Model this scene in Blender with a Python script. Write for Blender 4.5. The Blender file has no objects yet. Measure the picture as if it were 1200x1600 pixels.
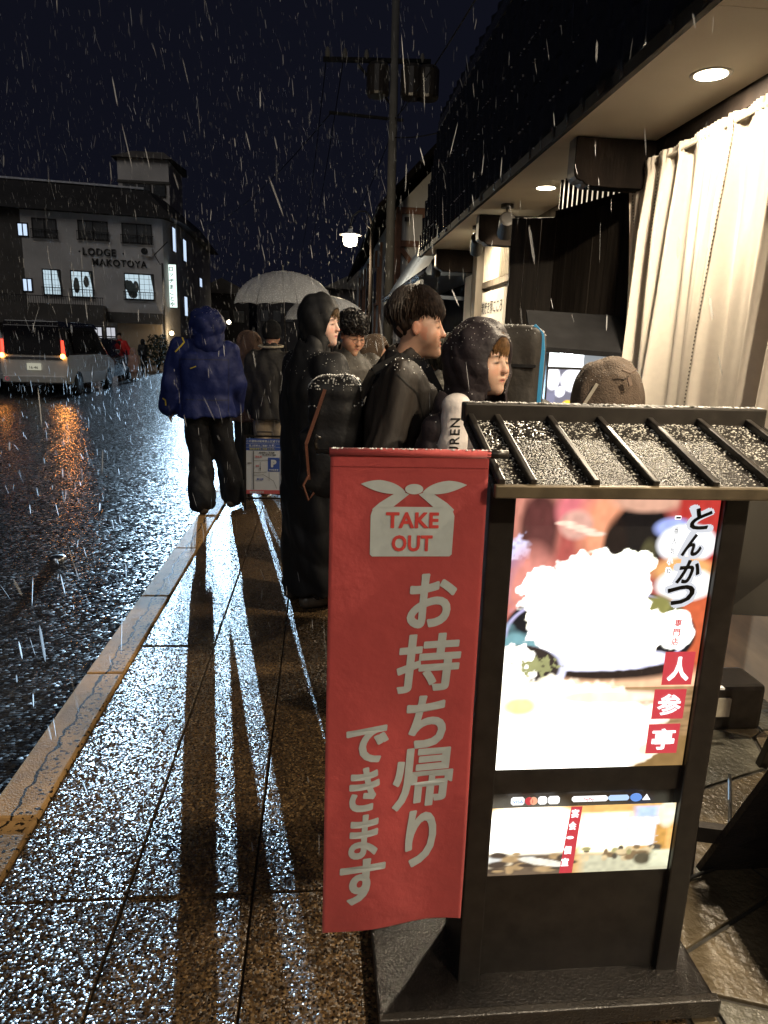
import bpy, math, random
import numpy as np
from mathutils import Vector, Matrix
from mathutils.bvhtree import BVHTree
random.seed(7); rng = np.random.default_rng(7)
S = bpy.context.scene; C = S.collection
PI = math.pi
def R(a): return math.radians(a)

# ---------------------------------------------------------------- camera
cd = bpy.data.cameras.new('camera'); cam = bpy.data.objects.new('camera', cd); C.objects.link(cam)
cd.sensor_fit = 'HORIZONTAL'; cd.sensor_width = 36; cd.lens = 32.4; cd.clip_start = .05; cd.clip_end = 600
cam.matrix_world = Matrix(((.99556, -.0078, -.09382, 0), (-.0896, .23676, -.96743, 0), (.02977, .97153, .23501, 1.5), (0, 0, 0, 1)))
S.camera = cam
# ---------------------------------------------------------------- night sky
W = bpy.data.worlds.new('World'); S.world = W; W.use_nodes = True
wn = W.node_tree; bg = wn.nodes['Background']
sky = wn.nodes.new('ShaderNodeTexSky'); sky.sky_type = 'NISHITA'; sky.sun_disc = False
sky.sun_elevation = R(-4); sky.sun_rotation = R(160)
mx = wn.nodes.new('ShaderNodeMix'); mx.data_type = 'RGBA'; mx.inputs[0].default_value = .9
mx.inputs[7].default_value = (.05, .056, .11, 1)
wn.links.new(sky.outputs[0], mx.inputs[6]); wn.links.new(mx.outputs[2], bg.inputs[0])
bg.inputs[1].default_value = .10
sl = bpy.data.lights.new('town_glow', 'SUN'); sl.energy = .36; sl.angle = R(35); sl.color = (1, .96, .92)
so = bpy.data.objects.new('town_glow', sl); C.objects.link(so)
so.rotation_euler = Vector((.35, .8, -.75)).to_track_quat('-Z', 'Y').to_euler()
vs = S.view_settings; vs.view_transform = 'Standard'; vs.look = 'None'; vs.exposure = 0; vs.gamma = 1
S.render.engine = 'CYCLES'
cy = S.cycles; cy.use_denoising = True; cy.max_bounces = 5; cy.diffuse_bounces = 3; cy.glossy_bounces = 3
cy.transmission_bounces = 3; cy.transparent_max_bounces = 24; cy.sample_clamp_indirect = 4; cy.sample_clamp_direct = 30
cy.caustics_reflective = False; cy.caustics_refractive = False

# ---------------------------------------------------------------- helpers
def tag(o, label=None, cat=None, group=None, kind=None):
    if label: o['label'] = label
    if cat: o['category'] = cat
    if group: o['group'] = group
    if kind: o['kind'] = kind
    return o
def thing(name, label, cat, loc=(0, 0, 0), rz=0, group=None):
    o = bpy.data.objects.new(name, None); C.objects.link(o); o.location = loc; o.rotation_euler = (0, 0, rz)
    o.empty_display_size = .1
    return tag(o, label, cat, group)
class MB:
    def __init__(s): s.v = []; s.f = []
    def add(s, v, f):
        n = len(s.v); s.v += [tuple(p) for p in v]; s.f += [tuple(i + n for i in q) for q in f]; return s
    def box(s, x0, x1, y0, y1, z0, z1):
        return s.add([(x0,y0,z0),(x1,y0,z0),(x1,y1,z0),(x0,y1,z0),(x0,y0,z1),(x1,y0,z1),(x1,y1,z1),(x0,y1,z1)],
                     [(0,3,2,1),(4,5,6,7),(0,1,5,4),(1,2,6,5),(2,3,7,6),(3,0,4,7)])
    def bar(s, a, b, w, h=None, up=(0, 0, 1)):
        a = Vector(a); b = Vector(b); h = h or w; d = (b - a).normalized(); up = Vector(up)
        if abs(d.dot(up)) > .98: up = Vector((0, 1, 0))
        r = d.cross(up).normalized() * w / 2; u = r.cross(d).normalized() * h / 2
        return s.add([a-r-u, a+r-u, a+r+u, a-r+u, b-r-u, b+r-u, b+r+u, b-r+u],
                     [(0,1,2,3),(7,6,5,4),(0,4,5,1),(1,5,6,2),(2,6,7,3),(3,7,4,0)])
    def tube(s, pts, r, n=8, caps=True):
        pts = [Vector(p) for p in pts]; rr = r if hasattr(r, '__len__') else [r] * len(pts); base = len(s.v)
        ref = None
        for i, p in enumerate(pts):
            d = (pts[min(i+1, len(pts)-1)] - pts[max(i-1, 0)]).normalized()
            if ref is None: ref = Vector((0, 0, 1)) if abs(d.z) < .9 else Vector((0, 1, 0))
            a = (ref - d * ref.dot(d)).normalized(); b = d.cross(a); ref = a
            for k in range(n):
                t = 2*PI*k/n; s.v.append(tuple(p + (a*math.cos(t) + b*math.sin(t)) * rr[i]))
        for i in range(len(pts)-1):
            for k in range(n):
                k2 = (k+1) % n; s.f.append((base+i*n+k, base+i*n+k2, base+(i+1)*n+k2, base+(i+1)*n+k))
        if caps:
            s.f.append(tuple(base+k for k in reversed(range(n)))); s.f.append(tuple(base+(len(pts)-1)*n+k for k in range(n)))
        return s
    def lathe(s, prof, c=(0,0,0), n=20, squash=1):
        base = len(s.v); m = len(prof)
        for (r, z) in prof:
            for k in range(n):
                t = 2*PI*k/n; s.v.append((c[0]+r*math.cos(t), c[1]+r*squash*math.sin(t), c[2]+z))
        for i in range(m-1):
            for k in range(n):
                k2 = (k+1) % n; s.f.append((base+i*n+k, base+i*n+k2, base+(i+1)*n+k2, base+(i+1)*n+k))
        return s
    def prism(s, poly, h0, h1, ax='z'):
        n = len(poly)
        def P(a, b, h): return {'z': (a, b, h), 'y': (a, h, b), 'x': (h, a, b)}[ax]
        v = [P(a, b, h0) for a, b in poly] + [P(a, b, h1) for a, b in poly]
        return s.add(v, [tuple(reversed(range(n))), tuple(range(n, 2*n))] + [(i, (i+1) % n, n+(i+1) % n, n+i) for i in range(n)])
    def mesh(s, name):
        m = bpy.data.meshes.new(name); m.from_pydata(s.v, [], s.f); m.validate(); m.update(); return m
    def build(s, name, mat, parent=None, smooth=False, bevel=0, loc=None):
        m = s.mesh(name)
        import bmesh
        bm = bmesh.new(); bm.from_mesh(m); bmesh.ops.recalc_face_normals(bm, faces=bm.faces)
        if bevel: bmesh.ops.bevel(bm, geom=[e for e in bm.edges if e.is_manifold and e.calc_face_angle(0) > .5], offset=bevel, segments=2, affect='EDGES', profile=.6)
        bm.to_mesh(m); bm.free()
        return link(name, m, mat, parent, smooth, loc)
def link(name, m, mat, parent=None, smooth=False, loc=None):
    o = bpy.data.objects.new(name, m); C.objects.link(o)
    if mat and not m.materials: m.materials.append(mat)
    if smooth: m.polygons.foreach_set('use_smooth', [True] * len(m.polygons))
    if parent: o.parent = parent
    if loc: o.location = loc
    return o
def dup(o, loc=None, parent=None, rot=None, scale=None):
    c = o.copy(); C.objects.link(c)
    if parent: c.parent = parent
    if loc is not None: c.location = loc
    if rot is not None: c.rotation_euler = rot
    if scale is not None: c.scale = scale
    return c
def copy_tree(o, parent=None):
    c = o.copy(); C.objects.link(c)
    if parent: c.parent = parent
    for ch in list(o.children): copy_tree(ch, c)
    return c

# ---------------------------------------------------------------- materials
def mat(name, col, rough=.6, metal=0, var=.25, scale=8, bump=.0, bscale=None, spec=.5, emis=None, estr=0, coat=0, sheen=0, detail=4, stretch=None):
    m = bpy.data.materials.new(name); m.use_nodes = True; nt = m.node_tree; N = nt.nodes; L = nt.links; p = N['Principled BSDF']
    p.inputs['Roughness'].default_value = rough; p.inputs['Metallic'].default_value = metal
    p.inputs['Specular IOR Level'].default_value = spec; p.inputs['Coat Weight'].default_value = coat
    p.inputs['Sheen Weight'].default_value = sheen
    tc = N.new('ShaderNodeTexCoord'); src = tc.outputs['Object']
    if stretch:
        mp = N.new('ShaderNodeMapping'); mp.inputs['Scale'].default_value = stretch; L.new(src, mp.inputs[0]); src = mp.outputs[0]
    nz = N.new('ShaderNodeTexNoise'); nz.inputs['Scale'].default_value = scale; nz.inputs['Detail'].default_value = detail; L.new(src, nz.inputs[0])
    rp = N.new('ShaderNodeValToRGB'); c = np.array(col[:3])
    rp.color_ramp.elements[0].position = .3; rp.color_ramp.elements[1].position = .7
    rp.color_ramp.elements[0].color = (*(c*(1-var)), 1); rp.color_ramp.elements[1].color = (*np.minimum(c*(1+var), 1), 1)
    L.new(nz.outputs[0], rp.inputs[0]); L.new(rp.outputs[0], p.inputs['Base Color'])
    if bump:
        n2 = N.new('ShaderNodeTexNoise'); n2.inputs['Scale'].default_value = bscale or scale*4; n2.inputs['Detail'].default_value = 5; L.new(src, n2.inputs[0])
        b = N.new('ShaderNodeBump'); b.inputs['Strength'].default_value = bump; b.inputs['Distance'].default_value = .01
        L.new(n2.outputs[0], b.inputs['Height']); L.new(b.outputs[0], p.inputs['Normal'])
    if emis: p.inputs['Emission Color'].default_value = (*emis, 1); p.inputs['Emission Strength'].default_value = estr
    return m
def glow(name, col, st):
    m = bpy.data.materials.new(name); m.use_nodes = True; nt = m.node_tree; p = nt.nodes['Principled BSDF']
    p.inputs['Base Color'].default_value = (.03, .03, .03, 1); p.inputs['Emission Color'].default_value = (*col, 1); p.inputs['Emission Strength'].default_value = st
    return m
def glass(name, col=(.01, .012, .014), rough=.08): return mat(name, col, rough, var=.1, spec=.8)
def attr_mat(name, attr='Col', rough=.5, emission=0, sss=0, spec=.5, bump=0, bscale=300):
    m = bpy.data.materials.new(name); m.use_nodes = True; nt = m.node_tree; p = nt.nodes['Principled BSDF']
    a = nt.nodes.new('ShaderNodeAttribute'); a.attribute_name = attr
    p.inputs['Roughness'].default_value = rough; p.inputs['Specular IOR Level'].default_value = spec
    if emission:
        p.inputs['Base Color'].default_value = (.02, .02, .02, 1)
        nt.links.new(a.outputs['Color'], p.inputs['Emission Color']); p.inputs['Emission Strength'].default_value = emission
    else: nt.links.new(a.outputs['Color'], p.inputs['Base Color'])
    if sss: p.inputs['Subsurface Weight'].default_value = sss; p.inputs['Subsurface Scale'].default_value = .006
    if bump:
        n2 = nt.nodes.new('ShaderNodeTexNoise'); n2.inputs['Scale'].default_value = bscale
        b = nt.nodes.new('ShaderNodeBump'); b.inputs['Strength'].default_value = bump; b.inputs['Distance'].default_value = .003
        nt.links.new(n2.outputs[0], b.inputs['Height']); nt.links.new(b.outputs[0], p.inputs['Normal'])
    return m
def wet_stone(name, cols, cell, tilt, rough, spec=.5, bump=.5, patch=.5, patch_scale=1.5):
    """wet aggregate: every pebble (a Voronoi cell) has its own colour, tilt and gloss"""
    m = bpy.data.materials.new(name); m.use_nodes = True; nt = m.node_tree; N = nt.nodes; L = nt.links; p = N['Principled BSDF']
    g = N.new('ShaderNodeNewGeometry')
    v = N.new('ShaderNodeTexVoronoi'); v.inputs['Scale'].default_value = 1/cell; L.new(g.outputs['Position'], v.inputs['Vector'])
    sp = N.new('ShaderNodeSeparateColor'); L.new(v.outputs['Color'], sp.inputs[0])
    rp = N.new('ShaderNodeValToRGB'); e = rp.color_ramp.elements
    e[0].position = 0; e[0].color = (*cols[0], 1); e[1].position = 1; e[1].color = (*cols[-1], 1)
    for i, c in enumerate(cols[1:-1]):
        k = e.new((i+1)/(len(cols)-1)); k.color = (*c, 1)
    L.new(sp.outputs[2], rp.inputs[0])
    nz = N.new('ShaderNodeTexNoise'); nz.inputs['Scale'].default_value = patch_scale; nz.inputs['Detail'].default_value = 6; L.new(g.outputs['Position'], nz.inputs[0])
    mr = N.new('ShaderNodeMapRange'); mr.inputs[1].default_value = .35; mr.inputs[2].default_value = .65; mr.inputs[3].default_value = 1-patch; mr.inputs[4].default_value = 1+patch*.4
    L.new(nz.outputs[0], mr.inputs[0])
    mu = N.new('ShaderNodeMix'); mu.data_type = 'RGBA'; mu.blend_type = 'MULTIPLY'; mu.inputs[0].default_value = 1
    L.new(rp.outputs[0], mu.inputs[6]); L.new(mr.outputs[0], mu.inputs[7]); L.new(mu.outputs[2], p.inputs['Base Color'])
    s1 = N.new('ShaderNodeVectorMath'); s1.operation = 'SUBTRACT'; s1.inputs[1].default_value = (.5, .5, .5); L.new(v.outputs['Color'], s1.inputs[0])
    s2 = N.new('ShaderNodeVectorMath'); s2.operation = 'MULTIPLY'; s2.inputs[1].default_value = (tilt, tilt, 0); L.new(s1.outputs[0], s2.inputs[0])
    b = N.new('ShaderNodeBump'); b.inputs['Strength'].default_value = bump; b.inputs['Distance'].default_value = cell*.35; b.invert = True
    L.new(v.outputs['Distance'], b.inputs['Height'])
    # thin water films lie smooth over the pebbles in patches
    nf = N.new('ShaderNodeTexNoise'); nf.inputs['Scale'].default_value = 2.6; nf.inputs['Detail'].default_value = 5; nf.inputs['Distortion'].default_value = .6; L.new(g.outputs['Position'], nf.inputs[0])
    mf = N.new('ShaderNodeMapRange'); mf.inputs[1].default_value = .38; mf.inputs[2].default_value = .58; mf.inputs[3].default_value = .72; mf.inputs[4].default_value = 1.12; L.new(nf.outputs[0], mf.inputs[0])
    sf = N.new('ShaderNodeVectorMath'); sf.operation = 'SCALE'; L.new(s2.outputs[0], sf.inputs[0]); L.new(mf.outputs[0], sf.inputs['Scale']); s2 = sf
    s3 = N.new('ShaderNodeVectorMath'); s3.operation = 'ADD'; L.new(b.outputs[0], s3.inputs[0]); L.new(s2.outputs[0], s3.inputs[1])
    s4 = N.new('ShaderNodeVectorMath'); s4.operation = 'NORMALIZE'; L.new(s3.outputs[0], s4.inputs[0]); L.new(s4.outputs[0], p.inputs['Normal'])
    r2 = N.new('ShaderNodeMapRange'); r2.inputs[3].default_value = rough[0]; r2.inputs[4].default_value = rough[1]; L.new(sp.outputs[0], r2.inputs[0]); L.new(r2.outputs[0], p.inputs['Roughness'])
    p.inputs['Specular IOR Level'].default_value = spec
    return m

M = {}
M['paving'] = wet_stone('exposed_aggregate_paving', [(.012,.009,.006),(.05,.03,.014),(.12,.07,.03),(.022,.016,.011),(.27,.17,.075)], .0056, .62, (.10, .42), bump=.5, patch=.3, patch_scale=1.2)
M['paving_base'] = mat('paving_joint', (.02,.016,.012), .6, var=.4, scale=60)
M['asphalt'] = wet_stone('wet_asphalt', [(.012,.013,.016),(.02,.021,.024),(.03,.031,.035),(.05,.05,.052)], .018, .3, (.08, .3), bump=.35, patch=.5, patch_scale=.8)
M['flag'] = mat('wet_flagstone', (.085,.066,.04), .3, var=.55, scale=4, bump=.7, bscale=45, detail=8)
M['flag2'] = mat('wet_flagstone_dark', (.085,.08,.062), .3, var=.4, scale=5, bump=.7, bscale=50, detail=8)
M['grout'] = mat('flagstone_joint', (.03,.026,.02), .7, var=.4, scale=40)
def kerb_mat():
    m = mat('kerb_stone', (.42,.25,.10), .8, spec=.1, var=.22, scale=14, bump=.35, bscale=160, detail=8)
    nt = m.node_tree; N = nt.nodes; L = nt.links; p = N['Principled BSDF']; src = p.inputs['Base Color'].links[0].from_socket
    g = N.new('ShaderNodeNewGeometry'); se = N.new('ShaderNodeSeparateXYZ'); L.new(g.outputs['Position'], se.inputs[0])
    n1 = N.new('ShaderNodeTexNoise'); n1.inputs['Scale'].default_value = 9; n1.inputs['Detail'].default_value = 6; L.new(g.outputs['Position'], n1.inputs[0])
    a = N.new('ShaderNodeMath'); a.operation = 'MULTIPLY_ADD'; a.inputs[1].default_value = .09; L.new(n1.outputs[0], a.inputs[0]); L.new(se.outputs[0], a.inputs[2])
    # the crack that runs between the smooth and the rough half
    c1 = N.new('ShaderNodeMath'); c1.operation = 'ADD'; c1.inputs[1].default_value = .925; L.new(a.outputs[0], c1.inputs[0])
    c2 = N.new('ShaderNodeMath'); c2.operation = 'ABSOLUTE'; L.new(c1.outputs[0], c2.inputs[0])
    c3 = N.new('ShaderNodeMath'); c3.operation = 'LESS_THAN'; c3.inputs[1].default_value = .005; L.new(c2.outputs[0], c3.inputs[0])
    n2 = N.new('ShaderNodeTexNoise'); n2.inputs['Scale'].default_value = 60; n2.inputs['Detail'].default_value = 3; L.new(g.outputs['Position'], n2.inputs[0])
    c4 = N.new('ShaderNodeMath'); c4.operation = 'GREATER_THAN'; c4.inputs[1].default_value = .585; L.new(n2.outputs[0], c4.inputs[0])
    c5 = N.new('ShaderNodeMath'); c5.operation = 'GREATER_THAN'; c5.inputs[1].default_value = 0; L.new(c1.outputs[0], c5.inputs[0])
    c6 = N.new('ShaderNodeMath'); c6.operation = 'MULTIPLY'; L.new(c4.outputs[0], c6.inputs[0]); L.new(c5.outputs[0], c6.inputs[1])
    c7 = N.new('ShaderNodeMath'); c7.operation = 'MAXIMUM'; L.new(c3.outputs[0], c7.inputs[0]); L.new(c6.outputs[0], c7.inputs[1])
    mi = N.new('ShaderNodeMix'); mi.data_type = 'RGBA'; L.new(c7.outputs[0], mi.inputs[0]); L.new(src, mi.inputs[6]); mi.inputs[7].default_value = (.02,.015,.01,1)
    L.new(mi.outputs[2], p.inputs['Base Color'])
    return m
M['kerb'] = kerb_mat()
M['soffit'] = mat('cream_soffit_board', (.8,.75,.64), .7, var=.04, scale=3)
M['beam'] = mat('dark_brown_timber', (.007,.005,.004), .85, spec=.08, var=.4, scale=10, bump=.3, bscale=60, stretch=(1,1,.15))
M['endgrain'] = mat('painted_beam_end', (.26,.26,.26), .5, var=.1, scale=20)
M['board'] = mat('black_stained_board', (.02,.016,.013), .65, spec=.15, var=.4, scale=30, bump=.25, bscale=120, stretch=(1,1,.06))
M['tile'] = mat('black_glazed_tile', (.012,.013,.016), .2, var=.4, scale=25, bump=.25, bscale=90, spec=.6)
M['fascia'] = mat('dark_fascia', (.012,.010,.009), .8, var=.3, scale=20, spec=.15)
M['wall_cream'] = mat('cream_plaster', (.6,.55,.45), .8, var=.08, scale=6, bump=.1, bscale=200)
M['slat'] = mat('pale_lattice_slat', (.5,.45,.36), .6, var=.15, scale=20)
M['wood_mid'] = mat('weathered_timber', (.12,.1,.075), .6, var=.3, scale=14, bump=.3, bscale=50, stretch=(1,1,.15))
M['wood_warm'] = mat('orange_timber_base', (.26,.12,.045), .9, spec=.08, var=.35, scale=8, bump=.2, stretch=(1,.2,1))
M['black_metal'] = mat('black_painted_metal', (.024,.020,.017), .35, var=.3, scale=30, metal=.2)
M['black_wet'] = mat('wet_black_metal', (.012,.010,.009), .25, var=.5, scale=60, bump=.3, bscale=190, spec=.6)
M['steel'] = mat('steel', (.35,.35,.36), .3, metal=1, var=.1)
M['lens'] = glow('downlight_lens', (1,.85,.6), 18)
M['curtain'] = None
M['red_cloth'] = mat('red_polyester_cloth', (.42,.055,.055), .8, var=.16, scale=3.5, bump=.5, bscale=14, sheen=.2)
M['print_grey'] = mat('grey_white_print', (.47,.52,.52), .7, var=.05, scale=60)
M['print_red'] = mat('red_print', (.55,.05,.045), .75, var=.05)
M['white'] = mat('white_paint', (.75,.75,.74), .5, var=.05)
M['black'] = mat('black_ink', (.01,.01,.01), .5, var=.1)

# ---------------------------------------------------------------- text
def text_mesh(body, size=1.0, offset=0.0, sx=1.0, extrude=0.0, res=3, shear=0, align='CENTER', spacing=1.0):
    c = bpy.data.curves.new('t', 'FONT'); c.body = body; c.size = size; c.offset = offset; c.extrude = extrude; c.resolution_u = res; c.shear = shear
    c.align_x = align; c.space_character = spacing
    o = bpy.data.objects.new('t', c); C.objects.link(o)
    m = bpy.data.meshes.new_from_object(o.evaluated_get(bpy.context.evaluated_depsgraph_get()))
    bpy.data.objects.remove(o); bpy.data.curves.remove(c)
    v = np.array([w.co[:] for w in m.vertices]); v[:, 0] *= sx
    return v, [tuple(p.vertices) for p in m.polygons], m
def bold_mesh(body, bold=0.0, **k):
    """glyph outlines thickened by overlaying slightly shifted copies (the fill of one copy stays clean)"""
    v, f, m0 = text_mesh(body, 1, min(bold, .012), **k); bpy.data.meshes.remove(m0)
    if bold <= .014: return v, f
    r = bold-.010; V = [v]; F = list(f); n = len(v)
    for i in range(10):
        a = 2*PI*i/10; V.append(v+np.array((math.cos(a)*r, math.sin(a)*r*.75, 0))); F += [tuple(q+n*(i+1) for q in g) for g in f]
    for i in range(len(V)): V[i] = V[i].copy(); V[i][:, 2] = i*.004
    return np.concatenate(V), F
def text_at(name, body, size, place, mat_, parent=None, **k):
    """place(u, v, w) -> 3D; u right, v up, centred on the glyph box"""
    v, f = bold_mesh(body, k.pop('offset', 0)*2, **k); v = v*size; v[:, 0] *= 1
    c = (v.min(0) + v.max(0))/2; v = v - [c[0], c[1], 0]; v[:, 2] *= .2
    mb = MB(); mb.add([place(*p) for p in v], f)
    m = mb.mesh(name)
    return link(name, m, mat_, parent)

# ================================================================ SETTING
# road
mb = MB(); mb.add([(-90,-20,-.06),(-1.055,-20,-.06),(-1.055,200,-.06),(-90,200,-.06)], [(0,1,2,3)])
tag(mb.build('road', M['asphalt']), kind='structure')
mb = MB(); mb.add([(-400,-300,-.12),(400,-300,-.12),(400,500,-.12),(-400,500,-.12)], [(0,1,2,3)])
tag(mb.build('ground', mat('dark_ground', (.02,.02,.02), .6)), kind='structure')
# footway with slabs
fw = MB(); fw.box(-.88, 14, -6, 120, -.1, -.012); fw = fw.build('footway', M['paving_base']); tag(fw, kind='structure')
cols = [-.88, -.52, -.175, .17, .515, .86]
protos = {}
for i in range(5):
    w = cols[i+1]-cols[i]
    for j in range(-1, 12):
        key = i
        if key not in protos:
            b = MB(); b.box(.003, w-.003, .003, 1.647, -.03, 0)
            o = b.build('paving_slab', M['paving'], fw, bevel=.004, loc=(cols[i], j*1.65, 0)); protos[key] = o
        else: dup(protos[key], (cols[i], j*1.65, random.uniform(-.0005, .0005)), fw)
b = MB()
for i in range(5):
    for j in range(12, 40): b.box(cols[i]+.003, cols[i+1]-.003, j*1.65+.003, j*1.65+1.647, -.03, 0)
tag(b.build('far_slabs', M['paving'], fw), kind='stuff')
# kerb
kb = MB(); kb.box(-1.05, -.882, -6, 80, -.1, -.02); kb = kb.build('kerb', M['paving_base']); tag(kb, kind='structure')
b = MB(); b.box(-1.055, -.883, .003, .997, -.09, .002); ks = b.build('kerb_stone', M['kerb'], kb, bevel=.012, loc=(0,-1,0))
for j in range(0, 34): dup(ks, (0, j*1.0, random.uniform(-.002,.002)), kb)
rs = thing('road_stud', 'small bright metal road stud on the wet asphalt left of the kerb', 'road stud', (-1.86,4.93,-.06))
b = MB(); b.lathe([(.055,0),(.052,.012),(.035,.022),(.0001,.026)], n=20); b.build('dome', M['steel'], rs, smooth=True)
# flagstones by the shop: irregular polygons from a jittered grid
fl = MB(); fl.box(.86, 2.1, -1.5, 12, -.1, -.008); fl = fl.build('forecourt', M['grout']); tag(fl, kind='structure')
def voronoi_cells(x0, x1, y0, y1, step, seed):
    r = random.Random(seed); pts = []
    nx = int((x1-x0)/step)+3; ny = int((y1-y0)/step)+3
    for i in range(-1, nx):
        for j in range(-1, ny): pts.append((x0+(i+r.uniform(.1,.9))*step, y0+(j+r.uniform(.1,.9))*step))
    out = []
    for k, (px, py) in enumerate(pts):
        if not (x0-.2 < px < x1+.2 and y0-.2 < py < y1+.2): continue
        poly = [(x0,y0),(x1,y0),(x1,y1),(x0,y1)]
        for l, (qx, qy) in enumerate(pts):
            if l == k or abs(qx-px) > 3*step or abs(qy-py) > 3*step: continue
            mxx, myy = (px+qx)/2, (py+qy)/2; dx, dy = qx-px, qy-py; d = math.hypot(dx, dy); g = .007
            new = []
            for a, c in zip(poly, poly[1:]+poly[:1]):
                sa = ((a[0]-mxx)*dx+(a[1]-myy)*dy)/d+g; sc = ((c[0]-mxx)*dx+(c[1]-myy)*dy)/d+g
                if sa <= 0: new.append(a)
                if sa*sc < 0: t = sa/(sa-sc); new.append((a[0]+t*(c[0]-a[0]), a[1]+t*(c[1]-a[1])))
            poly = new
            if len(poly) < 3: break
        if len(poly) >= 3: out.append(poly)
    return out
for k, poly in enumerate(voronoi_cells(.87, 2.06, .3, 6.0, .42, 5)):
    b = MB(); b.prism(poly, -.03, random.uniform(-.002,.006)); b.build('flagstone', M['flag'] if k % 3 else M['flag2'], fl, bevel=.004)

# ================================================================ SHOP
shop = thing('shop_building', 'dark timber shop with tiled upper wall, cream soffit and warm downlights', 'building', (0,0,0))
b = MB(); b.box(2.1, 7, -4, 4.5, 0, 4.4); b.build('wall', M['wall_cream'], shop)
b = MB(); b.box(2.02, 7, 5.6, 10, 0, 4.4); b.build('wall', M['wood_mid'], shop)
b = MB(); b.box(2.02, 2.1, -4, 4.45, .46, .95); b.build('wall_panel', M['board'], shop)
b = MB(); b.box(2.0, 2.1, -4, 4.45, 0, .46); b.build('base_board', M['wood_warm'], shop)
# soffit boards
for y0, y1 in ((-4,-1.7),(-1.7,.5),(.5,2.7),(2.7,4.55),(4.55,7.05),(7.05,10)):
    b = MB(); b.box(1.375, 2.3, y0+.002, y1-.002, 2.71, 2.73); b.build('soffit_board', M['soffit'], shop)
b = MB(); b.box(1.345, 1.375, -4, 10, 2.69, 2.75); b.build('fascia', M['fascia'], shop)
b = MB(); b.box(1.95, 2.08, -4, 4.55, 2.615, 2.709); b.build('lintel', M['beam'], shop)
# upper wall backing, slightly battered
b = MB(); b.prism([(1.40,2.74),(7,2.74),(7,5.6),(3,5.6),(1.62,4.32)], -4, 10.0, 'y')
bk = b.build('upper_wall', M['tile'], shop)
# tiles
def tile_mesh():
    v = []; f = []; n = 8; w = .245; h = .25
    for j in range(3):
        for i in range(n+1):
            t = i/n; wav = .016*math.cos(2*PI*t) + (.012 if t > .86 else 0)
            out = (.034, .018, .002)[j]; zz = -.215+ (0, .1, .25)[j] - (.016*math.cos(2*PI*t) if j == 0 else 0)
            v.append((-(out+wav*.8), t*w, zz))
    for j in range(2):
        for i in range(n): a = j*(n+1)+i; f.append((a, a+1, a+n+2, a+n+1))
    k = len(v)
    for i in range(n+1): x, y, z = v[i]; v.append((x+.018, y, z+.004))
    for i in range(n): f.append((i, k+i, k+i+1, i+1))
    m = bpy.data.meshes.new('roof_tile'); m.from_pydata(v, [], f); m.update(); return m
tm = tile_mesh(); tm.materials.append(M['tile']); tm.polygons.foreach_set('use_smooth', [True]*len(tm.polygons))
near = MB()
for r_ in range(8):
    zz = 2.72+.215*(r_+1); xx = 1.365+(zz-.215-2.72)*.14
    ny = int((10+.0 - -3.8)/.235)
    for k in range(ny):
        yy = 9.98-.245-k*.235
        if yy > 1.9 and r_ < 8:
            o = bpy.data.objects.new('roof_tile', tm); C.objects.link(o); o.parent = shop
            o.location = (xx+random.uniform(-.003,.003), yy, zz+random.uniform(-.004,.004)); o.rotation_euler = (random.uniform(-.01,.01), random.uniform(-.02,.02)-.14, random.uniform(-.03,.03))
        else:
            near.add([(p.co.x+xx, p.co.y+yy, p.co.z+zz) for p in tm.vertices], [tuple(p.vertices) for p in tm.polygons])
tsn = MB(); r_t = random.Random(5)  # pale flecks put in as painted highlights along the tile lips
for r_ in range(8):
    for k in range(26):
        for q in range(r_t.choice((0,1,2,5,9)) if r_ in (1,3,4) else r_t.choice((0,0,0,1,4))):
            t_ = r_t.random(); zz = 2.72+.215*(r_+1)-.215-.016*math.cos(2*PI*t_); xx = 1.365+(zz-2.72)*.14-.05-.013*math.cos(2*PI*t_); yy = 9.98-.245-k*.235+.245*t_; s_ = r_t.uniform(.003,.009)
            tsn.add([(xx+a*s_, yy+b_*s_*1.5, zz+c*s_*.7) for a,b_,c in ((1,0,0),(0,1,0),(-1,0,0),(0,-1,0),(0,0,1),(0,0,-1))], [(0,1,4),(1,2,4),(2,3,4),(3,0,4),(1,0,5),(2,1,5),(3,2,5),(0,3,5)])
tag(tsn.build('tile_lip_glints', mat('painted_tile_glint', (.45,.46,.5), .2, var=.4, spec=.8), shop), kind='stuff')
tag(near.build('roof_tiles_near_corner', M['tile'], shop, smooth=True), kind='stuff')
b = MB(); b.bar((1.62,-4,4.34),(1.62,10.05,4.34),.16,.12); b.build('ridge_cap', M['tile'], shop, bevel=.02)
b = MB(); b.bar((1.37,10.03,2.7),(1.64,10.06,4.36),.07,.16, up=(0,1,0)); b.build('barge_board', mat('dark_barge_board',(.05,.05,.055),.5), shop)
# corbels
def corbel_poly():
    p = [(2.0,2.705),(1.47,2.705),(1.47,2.52),(1.475,2.495),(1.49,2.478),(1.51,2.47),(1.525,2.468),(1.54,2.455),(1.56,2.445),(1.70,2.44),(2.0,2.44)]
    return p
for k, y in enumerate((1.9, 4.33, 6.85, 9.3)):
    b = MB(); b.prism(corbel_poly(), y-.06, y+.06, 'y'); c = b.build('corbel', M['beam'], shop, bevel=.006)
    b = MB(); pp = corbel_poly()[1:9]
    for a, d in zip(pp, pp[1:]):
        b.add([(a[0]-.004, y-.058, a[1]-.003),(a[0]-.004, y+.058, a[1]-.003),(d[0]-.004, y+.058, d[1]-.003),(d[0]-.004, y-.058, d[1]-.003)], [(0,1,2,3)])
    b.build('beam_end', M['endgrain'], c)
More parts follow.
